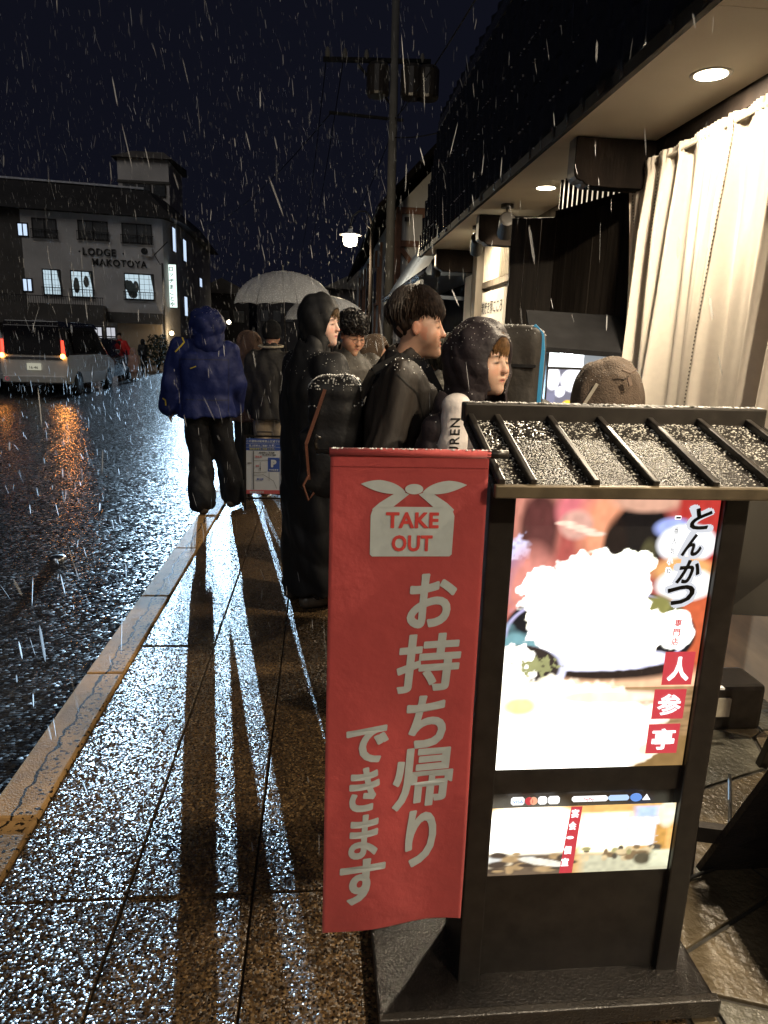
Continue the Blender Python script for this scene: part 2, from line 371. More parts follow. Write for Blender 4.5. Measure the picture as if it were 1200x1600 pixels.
# boarded wall with slatted vent above
path = [Vector((1.44,5.5,0)), Vector((1.75,5.38,0)), Vector((2.0,4.5,0))]
def boards(a, d, n, z0, z1):
    for i in range(n):
        p = a.lerp(d, (i+.01)/n); q = a.lerp(d, (i+.99)/n); u = (d-a).normalized(); nn = Vector((u.y, -u.x, 0)) ; off = nn*random.uniform(.0,.006)
        b = MB(); b.add([p+off, q+off, q+off-nn*.03, p+off-nn*.03], []); 
        v = [(w[0],w[1],z0) for w in b.v]+[(w[0],w[1],z1) for w in b.v]
        b = MB(); b.add(v, [(3,2,1,0),(4,5,6,7),(0,1,5,4),(1,2,6,5),(2,3,7,6),(3,0,4,7)]); b.build('wall_plank', M['board'], shop, bevel=.003)
boards(path[0], path[1], 3, 0, 2.46); boards(path[1], path[2], 6, 0, 2.46)
for a, d, n in ((path[1],path[2],16),):
    for i in range(n):
        p = a.lerp(d, (i+.5)/n); b = MB(); b.box(-.009,.009,-.012,.012,2.5,2.71); o = b.build('vent_slat', M['beam'], shop, loc=(p.x+.0,p.y,0)); 
    b = MB(); b.bar((a.x,a.y,2.48),(d.x,d.y,2.48),.04,.045); b.build('rail', M['beam'], shop)
b = MB(); b.add([(1.79,5.42,2.5),(2.05,4.5,2.5),(2.05,4.5,2.705),(1.79,5.42,2.705)],[(0,1,2,3)]); b.build('lit_transom_pane', glow('lit_transom',(1,.84,.6),.75), shop)
# dark door frame strip between planks and curtain
b = MB(); b.box(1.96,2.06,4.42,4.5,0,2.62); b.build('door_post', M['beam'], shop)
# street-side lattice bay beyond
b = MB(); b.box(1.97,2.02,7.5,8.75,2.2,2.27); b.build('rail', M['wood_mid'], shop)
for i in range(17):
    b = MB(); b.box(1.965,1.995,-.015,.015,2.27,2.69); b.build('lattice_slat', M['slat'], shop, loc=(0,7.56+i*.07,0))
b = MB(); b.box(1.9,2.03,8.78,9.02,0,2.69); b.build('post', M['wood_mid'], shop)
M['matt_dark'] = mat('matt_dark_wall', (.012,.012,.013), .95, spec=.05)
M['sign_lit'] = mat('white_sign_panel', (.8,.76,.68), .5, var=.03)
b = MB(); b.box(1.96,2.02,9.08,9.75,.3,2.42); b.build('white_wall_panel', M['sign_lit'], shop)
b = MB(); b.box(1.93,2.03,9.0,9.08,0,2.44); b.build('panel_frame', M['beam'], shop)
# gable end wall pieces beyond y=10 : dark shop front
b = MB(); b.box(2.3, 7, 10.02, 16, 0, 2.5); b.build('neighbour_front', M['matt_dark'], shop)

# wall sign with brush text
sg = thing('wall_sign', 'warm-lit white wall sign with a row of black Japanese characters under the lattice', 'sign', (1.95,8.1,1.9))
b = MB(); b.box(0,.03,-.52,.5,-.28,.24); b.build('board', M['sign_lit'], sg)
text_at('lettering', '炭焼き豚こころ', .15, lambda u,v,w: (-.004-w, -u*.96, v+.06), M['black'], sg, offset=.006)
text_at('lettering', 'お食事処', .05, lambda u,v,w: (-.004, -u-.1, v-.1), M['print_grey'], sg)

# curtain
def curtain_mat():
    m = mat('cream_cotton_curtain', (.76,.69,.60), .85, var=.05, scale=30, bump=.15, bscale=500)
    nt = m.node_tree; out = nt.nodes['Material Output']; p = nt.nodes['Principled BSDF']
    t = nt.nodes.new('ShaderNodeBsdfTranslucent'); t.inputs[0].default_value = (.75,.66,.56,1)
    a = nt.nodes.new('ShaderNodeMixShader'); a.inputs[0].default_value = .25
    nt.links.new(p.outputs[0], a.inputs[1]); nt.links.new(t.outputs[0], a.inputs[2]); nt.links.new(a.outputs[0], out.inputs[0]); return m
M['curtain'] = curtain_mat()
cu = thing('noren_curtain', 'cream cotton shop curtain gathered on a rod above the doorway', 'curtain', (1.9,3.2,.95))
b = MB(); b.tube([(0,1.34,1.6),(0,-2.0,1.6)], .012, 10); b.build('curtain_rod', M['slat'], cu)
def cpanel(y0, y1, seed):
    r = random.Random(seed); ny = 70; nz = 44; v = []; f = []; ph = [r.uniform(0,6.28) for _ in range(6)]; W_ = y1-y0
    for j in range(nz+1):
        t = j/nz; z = 1.64-1.64*t
        for i in range(ny+1):
            s_ = i/ny; y = y0+s_*W_
            a = (.030+.034*t)*(.62+.5*math.sin(s_*8+ph[5])+.25*math.sin(s_*23+ph[1]))
            x = a*math.sin(s_*W_*34+ph[0]+.6*math.sin(t*3+ph[1])) + .018*math.sin(s_*W_*13+ph[2]+t*1.5) + .012*t*math.sin(s_*W_*60+ph[3])
            x *= .55+.45*min(1, t*4)
            if t < .045: x += .012*math.sin(s_*W_*190+ph[4])
            x += .0
            y += .02*t*math.sin(s_*9+ph[5]) + (s_-.5)*-.03*t - (.34*t**.8*s_ if y1 > 1.3 else 0)
            v.append((x, y, z+ .012*math.sin(s_*W_*20+ph[0])*t))
    for j in range(nz):
        for i in range(ny): q = j*(ny+1)+i; f.append((q, q+1, q+ny+2, q+ny+1))
    m = MB(); m.add(v, f); o = m.build('curtain_panel', M['curtain'], cu, smooth=True)
    st = MB()   # stitched hem
    for e in (3, ny-3):
        for j in range(2, nz*2, 1):
            t = j/2; j0 = int(t); q = Vector(v[min(j0,nz)*(ny+1)+e]); q2 = Vector(v[min(j0+1,nz)*(ny+1)+e]); q = q.lerp(q2, t-j0)
            st.box(q.x-.006, q.x-.003, q.y-.004, q.y+.004, q.z-.006, q.z+.002)
    tag(st.build('stitching', M['wood_mid'], o), kind='stuff')
for k, (a, d) in enumerate(((.88,1.32),(.2,.9),(-.6,.19),(-1.4,-.59),(-2.0,-1.39))): cpanel(a, d, k+3)

# downlights
def lamp(kind, name, loc, energy, col, parent=None, **k):
    l = bpy.data.lights.new(name, kind); l.energy = energy; l.color = col
    for a, v in k.items(): setattr(l, a, v)
    o = bpy.data.objects.new(name, l); C.objects.link(o); o.location = loc
    if parent: o.parent = parent
    return o
WARM = (1, .83, .60)
dl_lab = {3.3: 'recessed downlight in the soffit straight above the cream curtain', 5.62: 'recessed downlight in the soffit beside the first timber corbel', 7.9: 'recessed downlight in the soffit behind the two spotlights'}
for y in (-1.1, 1.1, 3.3, 5.62, 7.9):
    t = thing('downlight', dl_lab.get(y, 'recessed downlight near the camera, %s' % ('over the menu stand' if y > 0 else 'behind the picture')), 'light', (1.72,y,2.71), group='recessed downlights along the soffit')
    b = MB(); b.lathe([(.07,-.002),(.085,-.006),(.09,0),(.07,0)], n=28); b.build('trim_ring', M['white'], t, smooth=True)
    b = MB(); b.lathe([(.0001,-.004),(.07,-.004)], n=28); b.build('lens', M['lens'], t)
    l = lamp('AREA', 'lamp_light', (0,0,-.012), {-1.1: 90, 1.1: 80, 3.3: 82}.get(y, 58), WARM, t, shape='DISK', size=.12)
# spotlights
M['matt_can'] = mat('matt_black_can', (.02,.018,.016), .6, var=.1)
def spot(loc, target, label, e=60):
    t = thing('spotlight', label, 'light', loc, group='black spotlights hanging from the soffit')
    b = MB(); b.lathe([(.0001,0),(.055,0),(.055,-.03),(.0001,-.03)], n=20); b.build('ceiling_mount', M['black_metal'], t, smooth=False)
    d = (Vector(target)-Vector(loc)-Vector((0,0,-.14))).normalized()
    b = MB(); b.tube([(0,0,-.03),(0,0,-.12)], .012); b.build('stem', M['black_metal'], t)
    c = Vector((0,0,-.17)); a = c-d*.11; e2 = c+d*.13
    b = MB(); b.tube([a, a+d*.01, e2], [.05,.066,.068], 20); b.build('lamp_body', M['matt_can'], t)
    b = MB(); b.tube([e2-d*.002, e2+d*.001], .056, 20); b.build('lens', M['lens'], t)
    l = lamp('SPOT', 'lamp_light', e2+d*.01, e, WARM, t, spot_size=R(70), spot_blend=.6, shadow_soft_size=.035)
    l.rotation_euler = d.to_track_quat('-Z','Y').to_euler()
spot((1.6,6.3,2.71), (1.93,8.1,1.8), 'black spotlight hanging nearest the boarded wall', 45)
spot((1.6,7.45,2.71), (1.95,9.4,1.6), 'black spotlight with its glowing lens visible, behind the nearest one', 60)
spot((1.55,9.75,2.71), (1.9,11.5,1.4), 'small black spotlight farthest along the soffit', 10)

# ================================================================ NEIGHBOUR ROOF, HOUSE, POLE, LAMP
M['blue_roof'] = mat('blue_grey_metal_roof', (.16,.19,.24), .4, var=.2, scale=4, bump=.1)
nb = thing('neighbour_shop', 'low neighbouring shop with a curved blue-grey roof beyond the tiled wall', 'building', (0,0,0))
b = MB(); n = 14; v = []
for i in range(n+1):
    t = i/n; v.append((1.46+1.9*t, 2.52+2.0*t+.35*math.sin(t*PI)))
b.prism(v+[(3.36,2.5),(1.5,2.47)], 10.12, 16, 'y'); b.build('roof', M['blue_roof'], nb, smooth=False)
for i in range(40):
    b = MB(); b.tube([(0,0,0),(.22,0,.17)], .045, 8); 
    if i == 0: e0 = b.build('eave_tile', M['tile'], nb, loc=(1.37,10.2,2.44))
    else: dup(e0, (1.37,10.2+i*.146,2.44), nb)
b = MB(); b.bar((1.42,10.15,2.38),(1.42,16,2.38),.05,.06); b.build('gutter', mat('pale_gutter',(.4,.42,.42),.4), nb)
b = MB(); b.box(2.0,6,16.0,16.2,0,3.0); b.build('end_wall', M['matt_dark'], nb)
b = MB(); b.bar((1.5,10.6,2.22),(2.2,10.6,2.2),.04,.05); b.build('rail', M['blue_roof'], nb)

hs = thing('half_timbered_house', 'white half-timbered gable house with brown beams beyond the utility pole', 'building', (0,0,0))
M['plaster'] = mat('house_plaster', (.5,.48,.44), .8, var=.12, scale=1.5)
M['timber'] = mat('red_brown_timber', (.16,.07,.035), .6, var=.3, scale=6)
b = MB(); b.prism([(2.1,0),(8.1,0),(8.1,4.9),(5.1,8.3),(2.1,5.2)], 20.2, 42, 'y'); b.build('wall', M['plaster'], hs)
b = MB(); b.prism([(1.5,4.92),(1.5,5.1),(5.1,8.9),(8.7,5.1),(8.7,4.92),(5.1,8.7)], 19.6, 42.5, 'y'); b.build('roof', M['beam'], hs)
for z in (2.6, 4.15, 5.0):
    b = MB(); b.box(2.05,6.5,20.13,20.2,z,z+.16); b.build('beam', M['timber'], hs)
for x in (2.12,2.85,3.6,4.5):
    b = MB(); b.box(x-.08,x+.08,20.11,20.2,2.2,5.0); b.build('post', M['timber'], hs)
for a, d in (((2.25,2.8),(2.75,3.6)),((2.75,2.9),(3.5,4.1)),((2.2,4.1),(2.7,3.5)),((3.7,2.8),(4.4,4.1))):
    b = MB(); b.bar((a[0],20.15,a[1]),(d[0],20.15,d[1]),.13,.08,up=(0,1,0)); b.build('brace', M['timber'], hs)
for k in range(9):
    b = MB(); b.box(2.02,2.1,20.6+k*2.2,20.8+k*2.2,0,4.9); b.build('post', M['timber'], hs)
for k in range(4):
    f_ = MB(); f_.box(2.0,2.1,21.6+k*4.4,23.0+k*4.4,2.9,4.2); w = f_.build('window', M['timber'], hs)
    f_ = MB(); f_.box(1.985,2.05,21.75+k*4.4,22.85+k*4.4,3.0,4.1); f_.build('pane', glass('dark_pane'), w)
for k in range(12):
    f_ = MB(); f_.box(2.06,4.5,20.16,20.2,.3+k*.19,.47+k*.19); f_.build('siding_board', M['plaster'], hs)
b = MB(); b.lathe([(.0001,-.06),(.07,-.05),(.09,.05),(.0001,.07)], n=10); b.build('wall_meter', M['black_metal'], hs, loc=(2.35,20.1,4.85))

up = thing('utility_pole', 'tall concrete utility pole with dark transformers, in front of the white gable house', 'utility pole', (1.72,18,0))
M['concrete'] = mat('concrete', (.09,.085,.075), .8, var=.15, scale=5)
b = MB(); b.tube([(0,0,-.05),(-.06,0,9.8)], [.13,.085], 14); b.build('pole', M['concrete'], up, smooth=True)
b = MB(); b.bar((-1.7,0,7.85),(.8,0,7.95),.09,.09); b.build('cross_arm', M['matt_dark'], up)
b = MB(); b.bar((-1.55,0,6.75),(.2,0,6.68),.06,.06); b.build('cross_arm', M['matt_dark'], up)
b = MB(); b.bar((-.9,0,7.8),(0,0,6.9),.05,.05); b.build('stay', M['matt_dark'], up)
for x in (-.42,.38,.75):
    b = MB(); b.lathe([(.0001,0),(.24,0),(.27,.05),(.27,.6),(.22,.68),(.0001,.7)], (x,0,7.15), 16); b.build('transformer', M['black_metal'], up, smooth=False)
for x in (-1.6,-1.2,-.7,.6):
    b = MB(); b.lathe([(.0001,0),(.05,0),(.06,.1),(.03,.2),(.0001,.22)], (x,0,7.9), 8); b.build('insulator', M['concrete'], up)
for k, (p0, p1, sag) in enumerate((((-1.6,0,8.1),(-3.5,42,8.4),1.2),((-1.2,0,8.1),(-3.0,42,8.4),1.2),((.6,0,8.1),(-1.4,42,8.4),1.2),((0,0,6.7),(.9,-17,6.6),.5),((0,0,6.3),(1.3,-10,4.6),.25),((-1.5,0,6.75),(-9,27,8),.6))):
    b = MB(); P0 = Vector(p0); P1 = Vector(p1); b.tube([P0.lerp(P1, i/16)+Vector((0,0,-sag*4*(i/16)*(1-i/16))) for i in range(17)], .012, 5); b.build('cable', M['matt_dark'], up)

sl_ = thing('street_lamp', 'lit street lamp with a gooseneck arm over the footway beyond the umbrellas', 'street lamp', (.90,13,0))
b = MB(); b.tube([(0,0,0),(0,0,3.55)], [.045,.032], 12); b.tube([(0,0,0),(0,0,.5)], .06, 12); b.build('post', M['beam'], sl_, smooth=True)
b = MB(); b.tube([(0,0,3.5),(-.03,0,3.66),(-.12,0,3.76),(-.24,0,3.76),(-.34,0,3.68),(-.38,0,3.55),(-.385,0,3.46)], .016, 8); b.tube([(0,0,3.45),(-.1,0,3.55),(-.2,0,3.72)], .008, 6); b.build('arm', M['black_metal'], sl_, smooth=True)
b = MB(); b.lathe([(.03,3.46),(.05,3.41),(.19,3.37),(.195,3.36),(.13,3.37),(.03,3.39)], (-.385,0,0), 24); b.build('lamp_shade', M['white'], sl_, smooth=True)
b = MB(); b.lathe([(.0001,3.37),(.1,3.37),(.125,3.31),(.125,3.25),(.1,3.19),(.0001,3.16)], (-.385,0,0), 20); b.build('bulb_glass', glow('street_lamp_glass',(1,.86,.6),14), sl_, smooth=True)
lamp('POINT', 'lamp_light', (-.385,0,3.05), 320, (1,.82,.55), sl_, shadow_soft_size=.13)

# ================================================================ LODGE
LO = Vector((-9.24,44.26,0)); LU = Vector((-.988,-.157,0)); LN = Vector((.157,-.988,0))
def Lp(s, z, o=0): p = LO+LU*s+LN*o; return (p.x, p.y, z)
def lbox(mb, s0, s1, z0, z1, o0, o1):
    P = [Lp(s0,z0,o0),Lp(s1,z0,o0),Lp(s1,z0,o1),Lp(s0,z0,o1)]; Q = [(x,y,z1) for x,y,z in P]
    return mb.add(P+Q, [(0,3,2,1),(4,5,6,7),(0,1,5,4),(1,2,6,5),(2,3,7,6),(3,0,4,7)])
lg = thing('lodge_building', 'three-storey lodge with grey plaster walls, LODGE MAKOTOYA lettering and lit windows', 'building', (0,0,0))
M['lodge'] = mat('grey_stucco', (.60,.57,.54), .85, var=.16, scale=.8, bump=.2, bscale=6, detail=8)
M['lodge_dark'] = mat('dark_and_unlit_stucco', (.1,.09,.08), .85, var=.2, scale=1)
b = MB(); lbox(b, 0, 7.6, -.06, 8.3, -8, 0); b.build('wall', M['lodge'], lg)
b = MB(); lbox(b, 7.6, 22, -.06, 8.3, -8, .0); b.build('side_wing', M['lodge_dark'], lg)  # dark tone paints in the shade on the unlit part of the lodge
b = MB(); b.prism([(-9.24,44.27),(-8.75,46.0),(-8.9,60),(-14,60),(-14,44.27)], -.06, 8.3); b.build('end_wall', M['lodge'], lg)
b = MB()
P = [Lp(-.6,8.25,.55),Lp(22,8.25,.55),Lp(22,9.95,-.7),Lp(.9,9.95,-.9),Lp(22,8.25,-3),Lp(22,9.95,-3),(-8.2,46.2,8.25),(-8.3,61,8.25),(-9.6,60,9.95),(-9.9,47,9.95),(-14,61,8.25),(-14,60,9.95)]
b.add(P, [(0,1,2,3),(1,4,5,2),(0,3,9,6),(6,9,8,7),(3,2,5,11,8,9),(7,8,11,10),(0,6,7,10,4,1)]); b.build('mansard_roof', mat('dark_roof_cladding', (.018,.016,.016), .7, var=.4, scale=2, bump=.4, bscale=8), lg)
b = MB(); b.bar(Lp(1,9.97,-.8),Lp(22,9.97,-.7),.12,.1); b.build('snow_edge', mat('wet_snow',(.6,.6,.62),.7), lg)
# tower
b = MB(); b.box(-13.0,-9.8,49.5,54,8.5,12.6); b.build('tower_wall', M['lodge'], lg)
b = MB(); b.add([(-13.3,49.2,12.6),(-9.5,49.2,12.6),(-9.1,52,12.6),(-9.5,54.3,12.6),(-13.3,54.3,12.6),(-12.2,50.2,13.2),(-10.2,50.2,13.2),(-10.2,53.4,13.2),(-12.2,53.4,13.2)],[(0,1,6,5),(1,2,6),(2,3,7,6),(3,4,8,7),(4,0,5,8),(5,6,7,8),(4,3,2,1,0)]); b.build('tower_roof', M['lodge_dark'], lg)
b = MB(); b.box(-13.05,-9.75,49.42,49.5,11.15,11.3); b.build('string_course', M['concrete'], lg)
for k in range(3):
    b = MB(); b.box(-12.7+k*.95,-11.9+k*.95,49.4,49.5,10.35,11.1); w = b.build('window', M['black_metal'], lg)
    b = MB(); b.box(-12.65+k*.95,-11.95+k*.95,49.37,49.42,10.4,11.05); b.build('pane', mat('dim_pane',(.05,.055,.06),.3), w)
M['frame_dark'] = mat('dark_window_frame', (.02,.018,.018), .5)
M['lit_cool'] = glow('lit_window_cool', (.62,.8,.9), .85)
M['lit_cool2'] = glow('lit_window_bright', (.6,.76,1), 1.1)
M['pane_dark'] = mat('unlit_curtained_pane', (.10,.10,.10), .45, var=.15, scale=3)
M['shadow_cloth'] = mat('cloth_hanging_inside', (.16,.18,.17), .9)
def lwin(s0, s1, z0, z1, lit, grid=True, cloth=(), curt=True, rail=True):
    b = MB()
    for q in ((s0,s1,z0,z0+.07),(s0,s1,z1-.07,z1),(s0,s0+.06,z0,z1),(s1-.06,s1,z0,z1),((s0+s1)/2-.03,(s0+s1)/2+.03,z0,z1)): lbox(b, q[0],q[1],q[2],q[3],-.02,.05)
    w = b.build('window', M['frame_dark'], lg)
    b = MB(); lbox(b, s0+.05,s1-.05,z0+.06,z1-.06,-.02,.012); b.build('pane', (M['lit_cool2'] if lit == 2 else M['lit_cool']) if lit else M['pane_dark'], w)
    if grid:
        b = MB(); n = 6
        for i in range(1, n): s_ = s0+(s1-s0)*i/n; lbox(b, s_-.008,s_+.008,z0+.05,z1-.05,.012,.022)
        for i in range(1, 5): z = z0+(z1-z0)*i/5; lbox(b, s0+.05,s1-.05,z-.008,z+.008,.012,.02)
        b.build('muntins', M['frame_dark'], w)
    if curt and lit:
        b = MB(); h = z1-z0; b.add([Lp(s0+.06,z1-.05,.03),Lp(s0+.20,z1-.05,.03),Lp(s0+.09,z0+.5*h,.03),Lp(s0+.02,z0+.05,.03)],[(0,1,2,3)]); b.build('side_curtain', M['shadow_cloth'], w)
    for (cs, cz, cw, ch) in cloth:
        b = MB(); n = 12; b.add([Lp(s0+(cs+cw*math.cos(2*PI*i/n)*(1 if math.sin(2*PI*i/n) > 0 else 1.15))*(s1-s0), z0+(cz+ch*math.sin(2*PI*i/n))*(z1-z0), .035) for i in range(n)], [tuple(range(n))]); b.build('hanging_cloth', M['shadow_cloth'], w)
    if rail:
        b = MB(); lbox(b, s0-.08,s1+.08,z0+.42,z0+.46,.1,.14); lbox(b, s0-.08,s1+.08,z0-.04,z0,.08,.14)
        n = int((s1-s0)/.12)
        for i in range(n+1): s_ = s0-.05+(s1-s0+.1)*i/n; lbox(b, s_-.01,s_+.01,z0,z0+.44,.11,.13)
        b.build('balcony_rail', M['frame_dark'], w)
lwin(.6,2.27,6.8,7.9,0,False); lwin(3.0,4.63,6.85,7.9,0,False); lwin(5.73,7.03,6.8,7.85,0,False)
lwin(.61,2.28,3.65,5.15,1,cloth=((.62,.5,.1,.22),(.8,.45,.12,.28),(.9,.55,.1,.2),(.72,.25,.14,.2)))
lwin(4.0,5.2,3.65,5.15,1,cloth=((.75,.45,.13,.3),(.3,.6,.12,.22)))
lwin(5.72,6.69,3.7,5.15,1)
lwin(7.22,7.8,6.8,7.55,2,False,curt=False,rail=False); lwin(7.24,7.78,3.83,4.6,2,False,curt=False,rail=False)
# end-wall windows
def ewin(x, y0, y1, z0, z1, lit):
    b = MB(); b.box(x-.02,x+.05,y0,y1,z0,z1); w = b.build('window', M['frame_dark'], lg)
    n = max(1, round((y1-y0)/.9))
    for i in range(n):
        a = y0+(y1-y0)*i/n+.06; c = y0+(y1-y0)*(i+1)/n-.06
        b = MB(); b.box(x+.05,x+.06,a,c,z0+.06,z1-.06); b.build('pane', M['lit_cool2'] if lit else M['pane_dark'], w)
ewin(-8.86,44.9,46.6,6.55,8.0,1); ewin(-8.75,47.6,48.6,6.3,7.7,1); ewin(-8.76,47.4,48.4,2.9,4.2,1); ewin(-8.83,54,55,5.2,5.9,1)
# letters
def lodge_text(body, s_l, s_r, zb, h):
    v, f = bold_mesh(body, .035, spacing=1.15)
    mn = v.min(0); mxx = v.max(0)
    def pl(p): return Lp(s_l+(p[0]-mn[0])/(mxx[0]-mn[0])*(s_r-s_l), zb+(p[1]-mn[1])/(mxx[1]-mn[1])*h, .04+p[2])
    b = MB(); b.add([pl(p) for p in v], f); o = b.build('wall_lettering', M['black'], lg)
lodge_text('LODGE', 4.45, 2.65, 6.0, .42); lodge_text('MAKOTOYA', 3.98, .95, 5.46, .4)
for s_ in (4.62, 2.25):
    b = MB(); lbox(b, s_-.04,s_+.04,6.16,6.24,0,.04); b.build('wall_dot', M['black'], lg)
ac = thing('air_conditioner', 'outdoor air-conditioner unit with a round fan grille high on the lodge wall', 'air conditioner', Lp(.95,6.2,.02))
b = MB(); b.add([tuple(Vector(Lp(s_,z,o))-Vector(Lp(.95,6.2,.02))) for s_,z,o in ((.62,6.15,0),(1.28,6.15,0),(1.28,6.15,.3),(.62,6.15,.3),(.62,6.62,0),(1.28,6.62,0),(1.28,6.62,.3),(.62,6.62,.3))],[(0,3,2,1),(4,5,6,7),(0,1,5,4),(1,2,6,5),(2,3,7,6),(3,0,4,7)]); b.build('casing', M['lodge'], ac)
b = MB(); c = Vector(Lp(1.05,6.38,.32))-Vector(Lp(.95,6.2,.02)); b.tube([c, c+LN*.02], .19, 18); b.build('fan_grille', M['black'], ac)
# ground floor
b = MB(); lbox(b, .2,3.3,2.3,2.9,0,.5); b.build('awning', M['lodge_dark'], lg)
b = MB(); lbox(b, .3,2.8,-.05,2.28,.01,.05); b.build('entrance_wall', mat('beige_wall',(.45,.36,.26),.8,var=.12,scale=.7), lg)
M['shoji_lit'] = glow('lit_sliding_door', (.8,.82,.9), .7)
for s_ in (2.9,3.65,4.3,4.8):
    b = MB(); lbox(b, s_,s_+.55,.4,2.05,.02,.06); d_ = b.build('sliding_door', M['frame_dark'], lg)
    for q in (0,1):
        for z0, z1 in ((.45,1.45),(1.52,2.0)):
            b = MB(); lbox(b, s_+.05+q*.25,s_+.26+q*.25,z0,z1,.06,.07); b.build('pane', M['shoji_lit'] if s_ < 4.5 else M['pane_dark'], d_)
b = MB(); lbox(b, 3.35,8.6,2.1,3.2,0,1.6); b.build('balcony_front', M['lodge_dark'], lg)
b = MB()
for i in range(44): s_ = 3.35+i*.12; lbox(b, s_-.012,s_+.012,3.2,3.6,1.5,1.53)
lbox(b, 3.3,8.6,3.58,3.62,1.49,1.54); b.build('balcony_rail', M['frame_dark'], lg)
b = MB(); lbox(b, 5.4,14,-.05,2.1,.0,.08); b.build('ground_floor_front', M['board'], lg)
vsn = thing('vertical_sign', 'tall white lit sign box on the corner of the lodge', 'sign', (-8.95,44.9,3.3))
b = MB(); b.box(-.32,.32,-.1,.1,-.02,2.55); b.build('sign_frame', M['concrete'], vsn)
b = MB(); b.box(-.28,.28,-.12,-.1,.03,2.5); b.build('lit_panel', glow('lit_sign_panel',(.8,1,.92),1.5), vsn)
for i, ch in enumerate('ロッヂまことや'):
    text_at('lettering', ch, .3, lambda u,v,w,i=i: (u, -.13, 2.25-i*.34+v), M['frame_dark'], vsn, offset=.01)
wl = thing('wall_lamp', 'warm round wall lamp by the corner of the lodge', 'light', (-8.95,44.2,1.8))
b = MB(); b.lathe([(.0001,-.14),(.1,-.1),(.14,0),(.1,.1),(.0001,.14)], (0,0,0), 14); b.build('globe', glow('warm_globe',(1,.75,.42),9), wl, smooth=True)
b = MB(); b.box(-.04,.04,0,.25,-.04,.04); b.build('bracket', M['black_metal'], wl)
lamp('POINT', 'lamp_light', (.25,-.5,.1), 30, (1,.75,.45), wl, shadow_soft_size=.15)
b = MB(); b.tube([Lp(-.25,7.0,.1),Lp(.5,6.2,.4),Lp(.2,5.7,.2)], .03, 6); b.build('conduit', M['black_metal'], lg)
b = MB(); b.tube([Lp(.1,0,.05),Lp(.1,5.8,.05)], .05, 8); b.build('downpipe', M['concrete'], lg)

# far street: buildings and lamps
M['far'] = mat('night_building', (.05,.045,.045), .8, var=.3, scale=.5)
far = [(-8.5,64,4.5,8,5.5),(-5.2,88,5,8,7.0),(-1.0,95,6,9,6.5),(3.0,50,5,20,5.2),(-22,70,9,8,9)]
flab = ['dark low building down the street left of the far lamp','dark building closing the end of the street','dark distant house behind the clear umbrellas','dark building beyond the half-timbered house','dark block behind the lodge']
for (x, y, w, d, h), lab in zip(far, flab):
    t = thing('building', lab, 'building', (x,y,-.06))
    b = MB(); b.box(-w/2,w/2,0,d,0,h); b.build('wall', M['far'], t)
    b = MB(); b.prism([(-w/2-.4,h),(w/2+.4,h),(0,h+w*.28)], -.4, d+.4, 'y'); b.build('roof', M['lodge_dark'], t)
    for k in range(3):
        b = MB(); b.box(-w/2+.5+k*w/3.4,-w/2+1.5+k*w/3.4,-.05,0,h*.55,h*.75); w_ = b.build('window', M['frame_dark'], t)
        b = MB(); b.box(-w/2+.56+k*w/3.4,-w/2+1.44+k*w/3.4,-.07,-.05,h*.55+.06,h*.75-.06); b.build('pane', M['pane_dark'], w_)
for (x, y, z, r, lab) in ((-7.5,60,3.0,.17,'far round street light down the road, above the blue jacket'),(-6.6,70,2.1,.13,'farthest small street light, low at the end of the road')):
    t = thing('street_lamp', lab, 'street lamp', (x,y,-.06))
    b = MB(); b.tube([(0,.1,0),(0,.1,z+.3)], .06, 8); b.build('post', M['black_metal'], t)
    b = MB(); b.lathe([(.0001,-r),(r*.7,-r*.7),(r,0),(r*.7,r*.7),(.0001,r)], (0,0,z), 14); b.build('globe', glow('far_lamp_globe',(1,.88,.65),16), t, smooth=True)
# shrub by the lodge entrance
def shrub(name, label, loc, w, h, n, seed):
    r = random.Random(seed); t = thing(name, label, 'shrub', loc)
    b = MB()
    for k in range(9): a = r.uniform(0,6.28); b.tube([(0,0,0),(math.cos(a)*w*.2,math.sin(a)*w*.2,h*.5),(math.cos(a)*w*.4,math.sin(a)*w*.4,h*r.uniform(.8,1))], [.03,.02,.008], 5)
    b.build('stem', M['beam'], t)
    b = MB()
    for k in range(n):
        a = r.uniform(0,6.28); q = r.random()**.5*w*.5; z = r.uniform(.15,1)*h; q *= (1.15-z/h*.5); c = Vector((math.cos(a)*q, math.sin(a)*q, z)); s_ = r.uniform(.04,.1)
        u = Vector((r.uniform(-1,1),r.uniform(-1,1),r.uniform(-1,1))).normalized()*s_; v = u.cross(Vector((r.uniform(-1,1),r.uniform(-1,1),1))).normalized()*s_*.6
        b.add([c-u, c+v, c+u, c-v], [(0,1,2,3)])
    tag(b.build('foliage', mat('dark_leaves',(.05,.055,.03),.5,var=.5), t), kind='stuff')
shrub('shrub', 'dark leafless-looking shrub against the beige lodge wall', (-8.0,36,-.06), 1.3, 1.7, 900, 4)
shrub('shrub', 'low dark shrub at the left of the parked cars', (-16,38,-.06), 2.2, 1.6, 900, 9)

